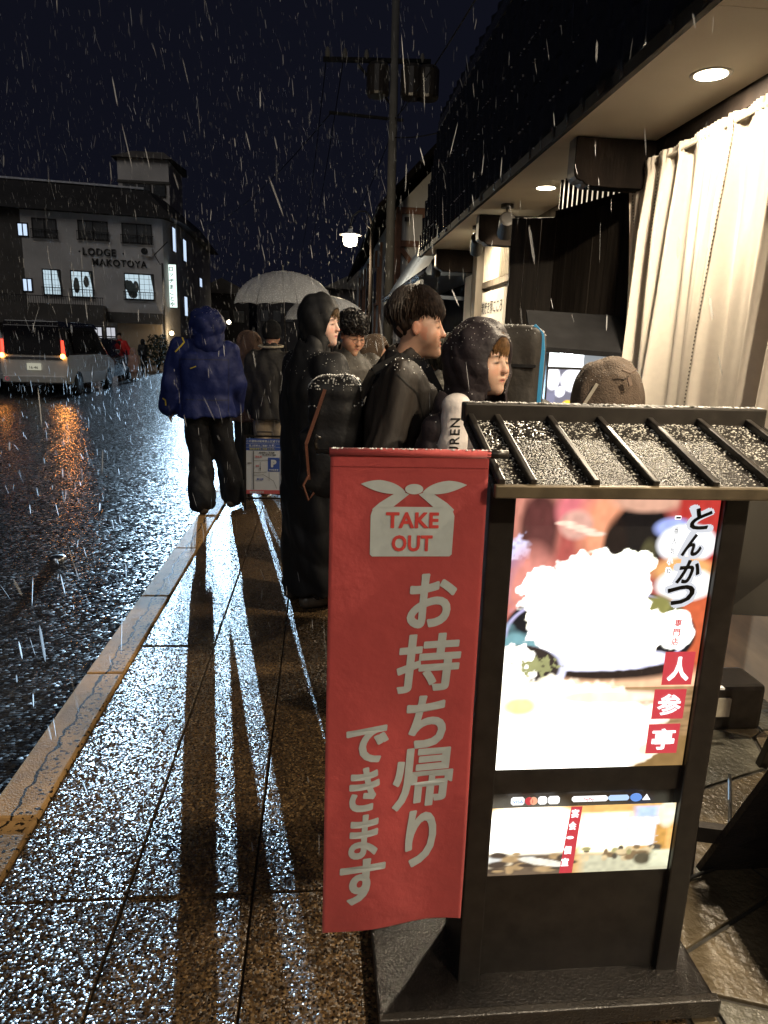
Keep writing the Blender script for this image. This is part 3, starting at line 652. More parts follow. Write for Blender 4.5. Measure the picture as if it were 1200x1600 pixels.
# ================================================================ VEHICLES
M['silver'] = mat('silver_car_paint', (.7,.7,.7), .4, metal=.15, var=.05, coat=.5)
M['dark_paint_and_shade'] = mat('black_paint_and_roof_shade', (.015,.015,.018), .2, var=.1, coat=.8)
M['white_paint'] = mat('pale_car_paint', (.45,.46,.46), .35, var=.05, coat=.5)
M['car_glass'] = glass('tinted_car_glass', (.01,.01,.012), .06)
M['rubber'] = mat('tyre_rubber', (.015,.015,.015), .7)
M['tail_red'] = glow('tail_lamp_red', (1,.06,.03), 2.6)
M['tail_amber'] = glow('indicator_amber', (1,.42,.08), 11)
def hull(secs, n=6):
    """secs: (y, half_w_bottom, half_w_mid, half_w_top, z0, zmid, ztop)"""
    v = []; f = []
    for (y, wb, wm, wt, z0, zm, zt) in secs:
        h = [(-wb,z0),(-wm,z0+(zm-z0)*.4),(-wm,zm),(-wt,zt-.06),(-wt*.85,zt),(wt*.85,zt),(wt,zt-.06),(wm,zm),(wm,z0+(zm-z0)*.4),(wb,z0)]
        v += [(x,y,z) for x,z in h]
    m = 10
    for i in range(len(secs)-1):
        for k in range(m): k2 = (k+1) % m; f.append((i*m+k, i*m+k2, (i+1)*m+k2, (i+1)*m+k))
    f.append(tuple(range(m))); f.append(tuple((len(secs)-1)*m+k for k in reversed(range(m))))
    return MB().add(v, f)
def wheels(t, xs, ys, r=.31):
    for y in ys:
        for x in xs:
            s_ = 1 if x > 0 else -1
            b = MB(); b.tube([(x-s_*.1,y,r),(x+s_*.1,y,r)], r, 22); w = b.build('wheel', M['rubber'], t)
            b = MB(); b.tube([(x+s_*.1,y,r),(x+s_*.11,y,r)], r*.62, 16); b.build('rim', M['steel'], w)
# silver van seen from behind
van = thing('parked_van', 'silver minivan seen from behind with glowing red and amber tail lights', 'van', (-7.35,19,-.06))
hull([(0,.76,.84,.70,.38,1.0,1.80),(.12,.80,.85,.72,.3,1.05,1.85),(2.6,.82,.86,.74,.25,1.05,1.88),(3.4,.82,.85,.66,.25,1.02,1.6),(3.7,.8,.84,.6,.25,.98,1.1),(4.3,.74,.8,.55,.3,.8,.9)]).build('body', M['silver'], van, bevel=.03)
vb = van.children[0]; vb.data.materials.append(M['dark_paint_and_shade'])
for p_ in vb.data.polygons:
    if p_.center.z > 1.12: p_.material_index = 1  # upper silver body coloured black to stand for night shade
b = MB(); b.prism([(-.71,1.04),(.71,1.04),(.68,1.78),(-.68,1.78)], -.03, .06, 'y'); b.build('rear_window', M['car_glass'], van, bevel=.01)
for s_ in (-1,1):
    b = MB(); b.add([(s_*.862,.5,1.1),(s_*.872,2.5,1.1),(s_*.80,2.4,1.7),(s_*.79,.5,1.7)],[(0,1,2,3)]); b.build('side_window', M['car_glass'], van)
    b = MB(); b.prism([(s_*.70,1.0),(s_*.80,1.0),(s_*.765,1.42),(s_*.72,1.42)], -.05, .03, 'y'); tl = b.build('tail_light', M['tail_red'], van, bevel=.01)
    b = MB(); b.lathe([(.0001,-.02),(.05,-.01),(.065,0)], (0,0,0), 14); o = b.build('indicator', M['tail_amber'], tl, loc=(s_*.75,-.075,1.02)); o.rotation_euler = (R(90),0,0)
    il = lamp('SPOT', 'lamp_light', (s_*.75,-.12,1.02), 36, (1,.36,.07), tl, shadow_soft_size=.07, spot_size=R(36), spot_blend=.7); il.rotation_euler = Vector((.12,-1,-.22)).to_track_quat('-Z','Y').to_euler()
b = MB(); b.box(-.8,.8,-.06,.05,.34,.52); b.build('bumper', M['white_paint'], van, bevel=.03)
b = MB(); b.box(-.72,.72,-.03,.0,.93,.99); b.build('trim_strip', M['steel'], van)
b = MB(); b.box(-.17,.17,-.05,-.02,.66,.83); pl_ = b.build('licence_plate', glow('lit_plate',(.8,.78,.6),.5), van)
text_at('plate_number', '16-46', .1, lambda u,v,w: (u,-.054,.725+v), M['black'], pl_, offset=.004)
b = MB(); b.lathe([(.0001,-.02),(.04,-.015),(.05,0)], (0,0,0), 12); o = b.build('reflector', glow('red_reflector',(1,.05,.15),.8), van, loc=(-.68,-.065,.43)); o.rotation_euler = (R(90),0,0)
b = MB(); b.bar((-.05,-.03,1.12),(-.45,-.03,1.2),.015); b.build('wiper', M['black'], van)
b = MB(); b.prism([(-.745,1.74),(.745,1.74),(.64,1.9),(-.64,1.9)], -.02, 3.0, 'y'); b.build('roof_shade_shell', M['dark_paint_and_shade'], van, bevel=.02)  # dark shell added over the silver roof as painted night shade
wheels(van, (-.76,.76), (.75,3.5))
# black car facing the camera behind the van
car = thing('parked_car', 'black car with one amber lamp glowing, right of the silver van', 'car', (-8.0,24,-.06))
hull([(0,.74,.8,.6,.25,.62,.72),(.15,.8,.85,.62,.2,.7,.82),(1.1,.82,.86,.66,.2,.85,.98),(1.9,.82,.86,.62,.2,.9,1.5),(3.4,.82,.86,.62,.2,.9,1.52),(4.2,.8,.84,.62,.25,.9,1.1)]).build('body', M['dark_paint_and_shade'], car, bevel=.03)
b = MB(); b.add([(-.66,1.12,1.0),(.66,1.12,1.0),(.58,1.83,1.44),(-.58,1.83,1.44)],[(0,1,2,3)]); b.build('windscreen', M['car_glass'], car)
for s_ in (-1,1):
    b = MB(); b.lathe([(.0001,-.04),(.07,-.02),(.09,0)], (0,0,0), 14); o = b.build('headlight', M['tail_amber'] if s_ > 0 else M['steel'], car, loc=(s_*.62,-.02,.62)); o.rotation_euler = (R(90),0,0)
    b = MB(); b.box(s_*.95-.08,s_*.95+.08,1.5,1.6,1.0,1.13); b.build('wing_mirror', M['dark_paint_and_shade'], car, bevel=.02)
b = MB(); b.box(-.5,.5,-.03,.02,.3,.45); b.build('grille', M['black'], car)
wheels(car, (-.76,.76), (.8,3.4))
# pale car at the left edge
car = thing('parked_car', 'pale parked car cut off by the left edge of the picture', 'car', (-9.35,20,-.06))
hull([(0,.76,.84,.66,.35,.9,1.1),(.5,.8,.86,.66,.25,.95,1.45),(2.4,.82,.86,.66,.25,.95,1.5),(3.2,.82,.85,.62,.25,.9,1.0),(4.1,.76,.8,.6,.3,.75,.85)]).build('body', M['white_paint'], car, bevel=.03)
b = MB(); b.add([(-.6,.06,1.05),(.6,.06,1.05),(.55,.42,1.4),(-.55,.42,1.4)],[(0,1,2,3)]); b.build('rear_window', M['car_glass'], car)
for s_ in (-1,1):
    b = MB(); b.box(s_*.72-.09,s_*.72+.09,-.02,.03,.78,.92); b.build('tail_light', mat('unlit_tail_lamp',(.2,.02,.02),.2), car)
b = MB(); b.box(-.8,.8,-.05,.03,.35,.5); b.build('bumper', M['white_paint'], car, bevel=.02)
wheels(car, (-.76,.76), (.75,3.4))
# approaching car with headlights, hidden behind the person in blue
hc = thing('approaching_car', 'car with blazing white headlights mostly hidden behind the person in the blue jacket', 'car', (-6.35,40,-.06))
hull([(0,.72,.78,.58,.25,.66,.76),(.15,.78,.83,.6,.2,.74,.85),(1.0,.8,.84,.64,.2,.88,1.0),(1.7,.8,.84,.6,.2,.92,1.42),(3.3,.8,.84,.6,.2,.92,1.45),(4.1,.78,.82,.6,.25,.9,1.05)]).build('body', M['dark_paint_and_shade'], hc, bevel=.03)
b = MB(); b.add([(-.62,1.02,1.02),(.62,1.02,1.02),(.55,1.66,1.38),(-.55,1.66,1.38)],[(0,1,2,3)]); b.build('windscreen', M['car_glass'], hc)
b = MB(); b.box(-.42,.42,-.03,.02,.5,.66); b.build('grille', M['black'], hc)
wheels(hc, (-.74,.74), (.8,3.3))
for s_ in (-1,1):
    b = MB(); b.lathe([(.0001,-.05),(.06,-.03),(.085,0)], (0,0,0), 16); o = b.build('headlight', glow('headlight_lens',(.8,.9,1),60), hc, loc=(s_*.58,-.03,.72)); o.rotation_euler = (R(90),0,0)
    l = lamp('SPOT', 'lamp_light', (s_*.58,-.1,.72), 150000, (.50,.75,1), hc, spot_size=R(25), spot_blend=.25, shadow_soft_size=.045)
    l.rotation_euler = Vector((.15,-1,-.196)).to_track_quat('-Z','Y').to_euler()

# ================================================================ KIOSK (menu sign with a little roof)
ks_ = thing('menu_stand', 'black lit menu stand with a small ribbed roof and a glowing food poster', 'sign', (0,0,0))
b = MB(); b.box(.335,.388,1.3,1.47,.04,1.25); b.build('side_post', M['black_metal'], ks_, bevel=.004)
b = MB(); b.box(.822,.875,1.3,1.47,.04,1.25); b.build('side_post', M['black_metal'], ks_, bevel=.004)
b = MB(); b.box(.388,.822,1.318,1.47,.535,.598); b.build('middle_rail', M['black_metal'], ks_)
b = MB(); b.box(.388,.822,1.318,1.47,.04,.322); b.build('lower_panel', M['black_metal'], ks_)
b = MB(); b.box(.388,.822,1.33,1.47,.32,1.25); b.build('back_box', M['black_metal'], ks_)
b = MB(); b.box(.14,.93,1.22,1.56,.012,.045); b.build('base_plate', M['black_wet'], ks_, bevel=.006)
b = MB(); b.box(.14,.93,1.2,1.222,.012,.06); b.build('base_lip', mat('wet_base_lip',(.025,.022,.019),.25,bump=.3,bscale=150), ks_, bevel=.004)
# roof
rA = Vector((0,1.19,1.258)); rB = Vector((0,1.50,1.352))
b = MB(); b.add([(.315,rA.y,rA.z),(1.0,rA.y,rA.z),(1.0,rB.y,rB.z),(.315,rB.y,rB.z),(.315,rA.y,rA.z-.018),(1.0,rA.y,rA.z-.018),(1.0,rB.y,rB.z-.018),(.315,rB.y,rB.z-.018)],[(0,1,2,3),(7,6,5,4),(0,4,5,1),(1,5,6,2),(2,6,7,3),(3,7,4,0)]); b.build('roof', M['black_wet'], ks_)
for x in (.326,.384,.502,.614,.730,.845,.960):
    b = MB(); b.bar((x,rA.y,rA.z+.008),(x,rB.y,rB.z+.008),.013,.014); b.build('roof_rib', M['black_metal'], ks_, bevel=.003)
b = MB(); b.box(.312,1.003,rB.y-.02,rB.y+.02,rB.z-.01,rB.z+.032); b.build('ridge_bar', M['black_metal'], ks_, bevel=.004)
b = MB(); b.box(.312,1.003,rA.y-.012,rA.y+.004,rA.z-.018,rA.z+.006); b.build('eave_bar', mat('worn_brass_edge',(.14,.11,.07),.4,metal=.4,var=.5,scale=12), ks_, bevel=.003)
# drops lying on the roof
b = MB(); r_ = random.Random(3); oct_ = [(1,0,0),(0,1,0),(-1,0,0),(0,-1,0),(0,0,.7)]
for k in range(3600):
    x = r_.uniform(.335,.98); t = r_.random()**.75; c = rA.lerp(rB, t*.97+.01); s_ = r_.uniform(.0006,.0019); e = r_.uniform(1,2.2)
    b.add([(x+p[0]*s_*e, c.y+p[1]*s_, c.z+.45*p[1]*s_+p[2]*s_*1.3+.0005) for p in oct_], [(0,1,4),(1,2,4),(2,3,4),(3,0,4)])
tag(b.build('melting_snow_drops', mat('melting_snow',(.6,.58,.52),.08,var=.3,spec=.9), ks_), kind='stuff')
b = MB()
for k in range(420):
    x = r_.uniform(.32,.995); s_ = r_.uniform(.0015,.004); b.add([(x+p[0]*s_*1.6, rB.y-.012+r_.uniform(-.006,.02)+p[1]*s_, rB.z+.033+p[2]*s_) for p in oct_], [(0,1,4),(1,2,4),(2,3,4),(3,0,4)])
tag(b.build('snow_on_ridge', mat('snow_crust',(.75,.74,.72),.7), ks_), kind='stuff')

def paint(name, W_, H_, x0, x1, z0, z1, y, img, mat_, parent):
    """flat printed picture: a fine grid carrying its colours"""
    xs = np.linspace(x0, x1, W_+1); zs = np.linspace(z0, z1, H_+1)
    X, Z = np.meshgrid(xs, zs); v = np.stack([X, np.full_like(X, y), Z], -1).reshape(-1, 3)
    i = np.arange(H_)[:,None]*(W_+1)+np.arange(W_)[None]; f = np.stack([i, i+1, i+W_+2, i+W_+1], -1).reshape(-1, 4)
    m = bpy.data.meshes.new(name); m.vertices.add(len(v)); m.vertices.foreach_set('co', v.ravel())
    m.loops.add(f.size); m.loops.foreach_set('vertex_index', f.ravel()); m.polygons.add(len(f)); m.polygons.foreach_set('loop_start', np.arange(len(f))*4); m.update(); m.validate()
    a = m.color_attributes.new('Col', 'FLOAT_COLOR', 'POINT'); u = (X-x0)/(x1-x0); t = 1-(Z-z0)/(z1-z0)
    a.data.foreach_set('color', np.concatenate([img(u, t), np.ones(u.shape+(1,))], -1).astype(np.float32).ravel())
    return link(name, m, mat_, parent)
def blur_noise(u, t, f, seed):
    r = np.random.default_rng(seed); g = r.random((40, 40)); x = (u*f) % 39; y = (t*f) % 39
    i = x.astype(int); j = y.astype(int); a = x-i; c = y-j; a = a*a*(3-2*a); c = c*c*(3-2*c)
    return (g[i,j]*(1-a)+g[i+1,j]*a)*(1-c)+(g[i,j+1]*(1-a)+g[i+1,j+1]*a)*c
class Pic:
    def __init__(s, u, t, col, asp): s.u = u; s.t = t; s.asp = asp; s.c = np.ones(u.shape+(3,))*np.array(col)
    def mixin(s, m, col): m = np.clip(m, 0, 1)[..., None]; s.c = s.c*(1-m)+np.array(col)*m
    def ell(s, cu, ct, ru, rt, col, soft=.15, rot=0, noise=0, nf=14, seed=1):
        du = (s.u-cu); dt = (s.t-ct)
        if rot: cr, sr = math.cos(rot), math.sin(rot); x = du*s.asp; du, dt = (x*cr+dt*sr)/s.asp, -x*sr+dt*cr
        d = np.sqrt((du/ru)**2+(dt/rt)**2)
        if noise: d = d+noise*(blur_noise(s.u, s.t/s.asp, nf, seed)-.5)+noise*.5*(blur_noise(s.u, s.t/s.asp, nf*2.3, seed+1)-.5)
        s.mixin((1-d)/soft+.5, col)
    def rect(s, u0, u1, t0, t1, col, soft=.01):
        s.mixin(np.minimum(np.minimum(s.u-u0, u1-s.u), np.minimum(s.t-t0, t1-s.t))/soft+.5, col)
    def ring(s, cu, ct, ru, rt, w, col, rot=0):
        d = np.sqrt(((s.u-cu)/ru)**2+((s.t-ct)/rt)**2); s.mixin(1.2-np.abs(d-1)/w, col)
def poster1(u, t):
    P = Pic(u, t, (.55,.12,.10), .68)
    P.ell(.1,.05,.12,.22,(.75,.3,.22),.6); P.ell(.12,.1,.09,.12,(.10,.035,.03),.4); P.rect(.06,.2,.02,.2,(.16,.05,.045),.05)
    P.ell(.33,.04,.13,.09,(.95,.25,.28),.4); P.ell(.45,.1,.13,.14,(1.1,.45,.25),.7); P.ell(.3,.09,.08,.05,(.9,.5,.4),.4)
    for k in range(4): P.ell(.25+k*.05,.085+.012*k,.05,.008,(1.3,.9,.7),.5)
    P.ell(.62,.13,.15,.13,(.012,.01,.01),.3); P.ell(.5,.17,.06,.1,(.02,.012,.01),.5); P.ell(.67,.2,.04,.06,(.10,.09,.04),.5)
    P.ell(.64,.005,.17,.04,(.9,.5,.35),.5)
    P.rect(.80,1.2,-.1,.70,(.62,.05,.04),.03); P.ell(.95,.5,.14,.2,(.8,.16,.06),.6)
    P.ell(.78,.10,.09,.035,(.5,.6,1.2),.5); P.ell(.86,.155,.15,.07,(1.3,1.3,1.35),.2); P.ell(.86,.25,.16,.05,(1.0,.5,.18),.4); P.ell(.88,.3,.15,.06,(1.3,1.3,1.25),.25)
    P.ell(.02,.18,.05,.05,(1.0,1.0,1.4),.5,noise=.8,nf=30); P.ell(.03,.28,.05,.08,(.35,.25,.5),.5,noise=1.2,nf=36); P.ell(.1,.32,.12,.14,(.95,.35,.28),.7)
    # wooden table, its grain and the bowl
    P.rect(-.1,1.2,.62,1.2,(1.3,.75,.45),.05)
    g = blur_noise(u*.4+t*.1, t*7, 16, 5); P.mixin((t > .68)*(u > .45)*.8, (.32,.20,.07)); P.mixin((t > .68)*(u > .45)*(g-.4)*1.5, (.14,.08,.03))
    P.rect(.72,1.2,.88,1.2,(.34,.2,.07),.04)
    P.ell(.48,.475,.49,.17,(.012,.012,.016),.04,rot=.06); P.ring(.47,.475,.47,.155,.03,(.7,.65,1.0))
    P.ell(.05,.53,.12,.07,(.25,.5,.55),.4,noise=.6); P.ell(.55,.61,.4,.045,(.03,.018,.015),.5); P.ell(.45,.57,.4,.05,(1.1,1.1,1.4),.12,noise=.1)
    P.ell(.75,.38,.08,.04,(.35,.33,.1),.5); P.ell(.85,.41,.05,.03,(.2,.2,.06),.5)
    P.ell(.42,.36,.29,.18,(3,2.9,2.6),.05,noise=.2,nf=18); P.ell(.58,.23,.14,.05,(2.6,2.6,2.1),.1,noise=.5,nf=26,seed=4); P.ell(.25,.33,.2,.1,(3,2.9,2.7),.08,noise=.35,nf=22,seed=7)
    P.ell(.44,.46,.34,.105,(3,2.9,2.7),.06,noise=.25,nf=24,seed=11); P.ell(.68,.47,.16,.08,(3,2.8,2.4),.1,noise=.4,nf=20,seed=3); P.ell(.17,.42,.07,.05,(2.6,2.5,2.0),.1,noise=.4,nf=30,seed=9)
    P.ell(.85,.49,.05,.02,(1.3,.6,.25),.5,noise=.8,nf=40); P.ell(.86,.47,.1,.075,(2.4,2.4,2.2),.1,noise=.25,nf=20,seed=21)
    P.ell(.08,.62,.24,.10,(.95,.95,1.2),.05); P.ell(.07,.605,.215,.088,(.05,.035,.03),.08); P.ell(.02,.6,.14,.09,(2.4,2.3,2.1),.12,noise=.3,nf=30)
    P.ell(.17,.6,.08,.03,(.45,.45,.2),.4,noise=1.4,nf=50,seed=2)
    P.ell(.25,.86,.62,.21,(2.2,2.0,1.6),.10,noise=.2,nf=16,seed=14); P.ell(.2,.9,.56,.20,(3,2.9,2.6),.12,noise=.15,nf=20); P.ell(.1,.75,.10,.04,(1.6,1.1,.5),.8); P.ell(.8,.93,.06,.025,(1.4,1.2,.8),.6)
    P.ell(.55,.72,.3,.025,(1.6,1.2,.9),.6)
    n = blur_noise(u*2.2, t*2.6, 17, 8); P.c *= (.88+.24*n)[..., None]
    return P.c
def poster2(u, t):
    P = Pic(u, t, (1.1,.62,.2), 2.3)
    P.ell(.2,.38,.30,.42,(3,2.8,2.3),.25); P.rect(-.1,.45,.25,.62,(2.8,2.7,2.5),.05); P.rect(.5,.75,.12,.7,(2.4,2.2,1.6),.06); P.rect(.76,.92,.2,.62,(1.8,1.9,2.1),.03); P.rect(.78,.91,.04,.2,(.7,.9,1.5),.05)
    P.rect(.9,.97,.3,.8,(.8,.42,.10),.02); P.ell(.96,.15,.05,.2,(1.2,1.2,.9),.4)
    for k in range(6): P.mixin((np.abs(u-(.77+k*.028)) < .003)*(t > .2)*(t < .62)*.6, (.9,.9,.9))
    for k in range(5): P.mixin((np.abs(t-(.22+k*.09)) < .006)*(u > .76)*(u < .92)*.6, (.9,.9,.9))
    P.rect(-.1,.45,.68,1.1,(.20,.14,.09),.08); P.rect(.5,1.1,.72,1.1,(.75,.72,.5),.08)
    r = random.Random(4)
    for k in range(26): P.ell(r.uniform(0,.45), r.uniform(.68,.95), r.uniform(.02,.06), r.uniform(.02,.06), r.choice(((1.0,.85,.6),(.1,.07,.05),(.6,.4,.2),(.9,.9,.85))), .5)
    for k in range(30): P.ell(r.uniform(.52,.93), r.uniform(.64,.8), r.uniform(.01,.04), r.uniform(.015,.05), r.choice(((.9,.7,.4),(.12,.1,.07),(.5,.45,.2),(.3,.2,.1))), .5)
    P.ell(.3,.82,.14,.05,(1.1,1.05,.9),.2,rot=.2); P.ell(.85,.82,.05,.09,(.12,.1,.06),.5); P.rect(.9,1.1,.7,.95,(1.0,1.0,.7),.04)
    n = blur_noise(u*3, t*1.5, 13, 3); P.c *= (.85+.3*n)[..., None]
    return P.c
M['screen'] = attr_mat('backlit_print', emission=1.0, rough=.25)
pm = paint('food_poster', 170, 250, .3905,.8195,.6,1.213,1.312, poster1, M['screen'], ks_)
p2 = paint('room_poster', 150, 64, .3905,.8195,.325,.503,1.312, poster2, M['screen'], ks_)
def e_mat(n, c, s=1): return glow(n, c, s)
M['e_white'] = e_mat('backlit_white', (1,1,1), 1.5); M['e_red'] = e_mat('backlit_red', (.72,.05,.07), .95); M['e_blue'] = e_mat('backlit_blue', (.15,.35,.9), 1.0); M['e_black'] = mat('print_black', (.01,.01,.01), .3)
M['e_grey'] = e_mat('backlit_grey', (.72,.74,.8), 1.0)
def glyph(ch, x0, x1, z0, z1, y, m_, par, off=.03, sh=0, name='lettering', rot=0):
    v, f = bold_mesh(ch, off, shear=sh)
    if rot: c, s_ = math.cos(rot), math.sin(rot); v = np.stack([v[:,0]*c-v[:,1]*s_, v[:,0]*s_+v[:,1]*c, v[:,2]], -1)
    a = v.min(0); d = v.max(0)-a; b = MB(); b.add([(x0+(p[0]-a[0])/d[0]*(x1-x0), y-p[2]*.004, z0+(p[1]-a[1])/d[1]*(z1-z0)) for p in v], f)
    return link(name, b.mesh(name), m_, par)
for ch, x0, x1, z0, z1 in (('人',.744,.811,.80,.877),('参',.731,.803,.718,.789),('亭',.728,.800,.633,.705)):
    b = MB(); b.box(x0,x1,1.3095,1.311,z0,z1); b.build('red_square', M['e_red'], pm)
    glyph(ch, x0+.009, x1-.009, z0+.01, z1-.01, 1.308, M['e_white'], pm, .03 if ch == '参' else .05 if ch == '人' else .036)
for ch, x0, x1, z0, z1 in (('と',.757,.803,1.150,1.196),('ん',.746,.79,1.093,1.141),('か',.742,.793,1.033,1.085),('つ',.728,.788,.985,1.03)):
    glyph(ch, x0-.007, x1+.007, z0-.007, z1+.007, 1.3095, M['e_grey'], pm, .13)
    glyph(ch, x0, x1, z0, z1, 1.308, M['e_black'], pm, .035, .25)
for i, ch in enumerate('一番人気小粋'):
    glyph(ch, .724-.0012*i, .738-.0012*i, 1.165-.022*i-(.004 if i else -.006), 1.165-.022*i+.014, 1.3095, M['e_white'], pm, .10); glyph(ch, .726-.0012*i, .736-.0012*i, 1.165-.022*i-(.002 if i else -.008), 1.165-.022*i+.012, 1.308, M['e_black'], pm, .0)
for i, ch in enumerate('専門店'): glyph(ch, .754-.001*i, .770-.001*i, .936-.021*i, .953-.021*i, 1.308, M['e_red'], pm, .03)
b = MB(); b.add([(.571,1.31,.503),(.597,1.31,.503),(.589,1.31,.327),(.558,1.31,.327)],[(0,1,2,3)]); b.build('red_strip', M['e_red'], p2)
for i, ch in enumerate('宴会・個室'): glyph(ch, .572-.003*i, .590-.003*i, .475-.032*i+(.008 if ch == '・' else 0), .497-.032*i-(.006 if ch == '・' else 0), 1.3085, M['e_white'], p2, .05)
lr = ks_
def logo(x0, x1, m_, shape='r', h=.019, z0=.5095):
    b = MB(); zc = z0+h/2
    if shape == 'r': c = .004; b.prism([(x0+c,z0),(x1-c,z0),(x1,z0+c),(x1,z0+h-c),(x1-c,z0+h),(x0+c,z0+h),(x0,z0+h-c),(x0,z0+c)], 1.312, 1.3145, 'y')
    elif shape == 't': b.prism([(x0,z0+.003),(x1,z0+.003),((x0+x1)/2,z0+h-.002)], 1.312, 1.3145, 'y')
    else: b.prism([((x0+x1)/2+(x1-x0)/2*math.cos(2*PI*i/16), zc+h/2*math.sin(2*PI*i/16)) for i in range(16)], 1.311, 1.3135, 'y')
    return b.build('card_logo', m_, lr)
logo(.432,.462,M['e_white']); logo(.464,.482,M['e_red'],'c'); logo(.474,.492,glow('backlit_orange',(1,.5,.3),1),'c'); logo(.494,.514,M['e_white']); logo(.517,.543,M['e_white'])
logo(.572,.655,M['e_white'],h=.013,z0=.513); logo(.657,.705,e_mat('backlit_pale_blue',(.5,.7,1),1.1),h=.013,z0=.513); logo(.708,.735,M['e_blue'],'c',h=.02,z0=.51); logo(.738,.756,M['e_white'],'t')
text_at('lettering', 'VISA', .012, lambda u,v,w: (.447+u, 1.3105, .519+v), M['e_blue'], lr, offset=.01); text_at('lettering', 'PayPay', .009, lambda u,v,w: (.61+u, 1.3105, .5195+v), M['e_red'], lr, offset=.01)
# cable and plug box by the stand
cb = thing('power_cable', 'black power cable looping over the flagstones right of the menu stand', 'cable', (0,0,0))
b = MB(); b.tube([(.99,1.5,.62),(1.0,1.52,.3),(1.02,1.6,.06),(1.08,1.62,.012),(1.2,1.66,.012),(1.32,1.8,.012),(1.5,2.1,.012)], .006, 8); b.build('cable', M['black'], cb, smooth=True)
jb = thing('junction_box', 'small black outdoor socket box on the ground beyond the menu stand', 'socket box', (1.62,2.5,.0))
b = MB(); b.box(-.22,.2,-.09,.09,0,.2); b.build('box', M['black_metal'], jb, bevel=.02)
b = MB(); b.box(-.12,.05,-.10,-.09,.07,.15); b.build('cover', mat('worn_grey_label',(.4,.36,.28),.5,var=.4), jb)
b = MB(); b.bar((-.16,-.1,.21),(.0,-.11,.205),.02,.008); b.build('pale_strip', M['white'], jb)

# ================================================================ BANNER
bn = thing('takeout_banner', 'red cloth TAKE OUT banner with white Japanese lettering hanging from a black rod', 'banner', (0,0,0))
def wav(x, z): 
    t = max(0, min(1, (1.31-z)/1.0)); g = min(1, max(0, (t-.2)/.3)); return 1.21+g*(.0035*math.sin((x-.02)*26+1.2+z*2.0)*(.4+t)+.003*math.sin(z*9+.5)+.006*t*math.cos((x-.16)*9))-.014*t*(1-(x-.02)/.285)
def bxz(x, z): t = (1.31-z); return (x-.006*t*(1 if x < .16 else -.6)*abs(x-.16)/.14, z-(.006*math.sin((x)*22))*max(0,t-.6)+.022*max(0,t-.5)*(x-.02)/.285)
v = []; f = []; nx, nz = 40, 120
for side in (0, .0012):
    for j in range(nz+1):
        for i in range(nx+1):
            x = .02+.285*i/nx; z = 1.313-1.012*j/nz; X, Z = bxz(x, z); v.append((X, wav(x, z)+side, Z))
n1 = (nx+1)*(nz+1)
for j in range(nz):
    for i in range(nx): q = j*(nx+1)+i; f += [(q, q+nx+1, q+nx+2, q+1), (n1+q, n1+q+1, n1+q+nx+2, n1+q+nx+1)]
for j in range(nz): q = j*(nx+1); f += [(q, n1+q, n1+q+nx+1, q+nx+1)]; q += nx; f += [(q, q+nx+1, n1+q+nx+1, n1+q)]
mb = MB(); mb.add(v, f); cl = mb.mesh('cloth'); cl = link('cloth', cl, M['red_cloth'], bn, True)
b = MB(); b.tube([(.018,1.212,1.314),(.307,1.212,1.314)], .008, 10); b.build('rod_sleeve', M['red_cloth'], bn, smooth=True)
b = MB()
for i in range(60): x = .022+.283*i/60; X, Z = bxz(x, 1.288); b.box(X, X+.003, wav(x,1.288)-.0012, wav(x,1.288)-.0004, Z, Z+.0011)
tag(b.build('hem_stitching', mat('dark_red_thread',(.18,.015,.015),.8), bn), kind='stuff')
b = MB(); b.tube([(-.006,1.212,1.314),(.335,1.212,1.314),(.36,1.3,1.31)], .0045, 8); b.tube([(.3,1.212,1.314),(.34,1.212,1.314)], .008, 8); b.build('rod', M['black_metal'], bn, smooth=True)
b = MB(); b.tube([(-.004,1.212,1.318),(-.008,1.21,1.33),(-.004,1.21,1.342),(.002,1.21,1.337)], .0035, 6); b.build('rod_hook', M['black_metal'], bn, smooth=True)
b = MB(); r_ = random.Random(11)
for k in range(90):
    x = r_.uniform(.02,.305); s_ = r_.uniform(.001,.0028); b.add([(x+p[0]*s_*1.6, 1.211+r_.uniform(-.005,.005)+p[1]*s_, 1.321+p[2]*s_) for p in oct_], [(0,1,4),(1,2,4),(2,3,4),(3,0,4)])
tag(b.build('snow_on_rod', M['white'], bn), kind='stuff')
def onb(pts, faces, m_, name, o=-.0016):
    b = MB(); b.add([(bxz(p[0], p[1])[0], wav(p[0], p[1])+o-(p[2] if len(p) > 2 else 0), bxz(p[0], p[1])[1]) for p in pts], faces); return link(name, b.mesh(name), m_, cl)
def bglyph(ch, x0, x1, z0, z1, m_=None, off=.04, sh=.0, o=-.0016, rot=0):
    v, f = bold_mesh(ch, off, shear=sh, res=4)
    if rot: c, s_ = math.cos(rot), math.sin(rot); v = np.stack([v[:,0]*c-v[:,1]*s_, v[:,0]*s_+v[:,1]*c, v[:,2]], -1)
    a = v.min(0); d = v.max(0)-a
    return onb([(x0+(p[0]-a[0])/d[0]*(x1-x0), z0+(p[1]-a[1])/d[1]*(z1-z0), p[2]*.006) for p in v], f, m_ or M['print_grey'], 'lettering', o)
for ch, x0, x1, z0, z1 in (('お',.166,.259,.980,1.090),('持',.151,.274,.843,.971),('ち',.174,.253,.720,.837),('帰',.151,.272,.582,.723),('り',.181,.244,.442,.579)):
    bglyph(ch, x0, x1, z0, z1, off=.034 if ch not in '帰持' else .026, sh=.12, rot=.06)
for ch, x0, x1, z0, z1 in (('で',.059,.141,.698,.779),('き',.067,.126,.590,.689),('ま',.068,.126,.481,.584),('す',.052,.143,.369,.482)):
    bglyph(ch, x0, x1, z0, z1, off=.036, sh=.12, rot=.06)
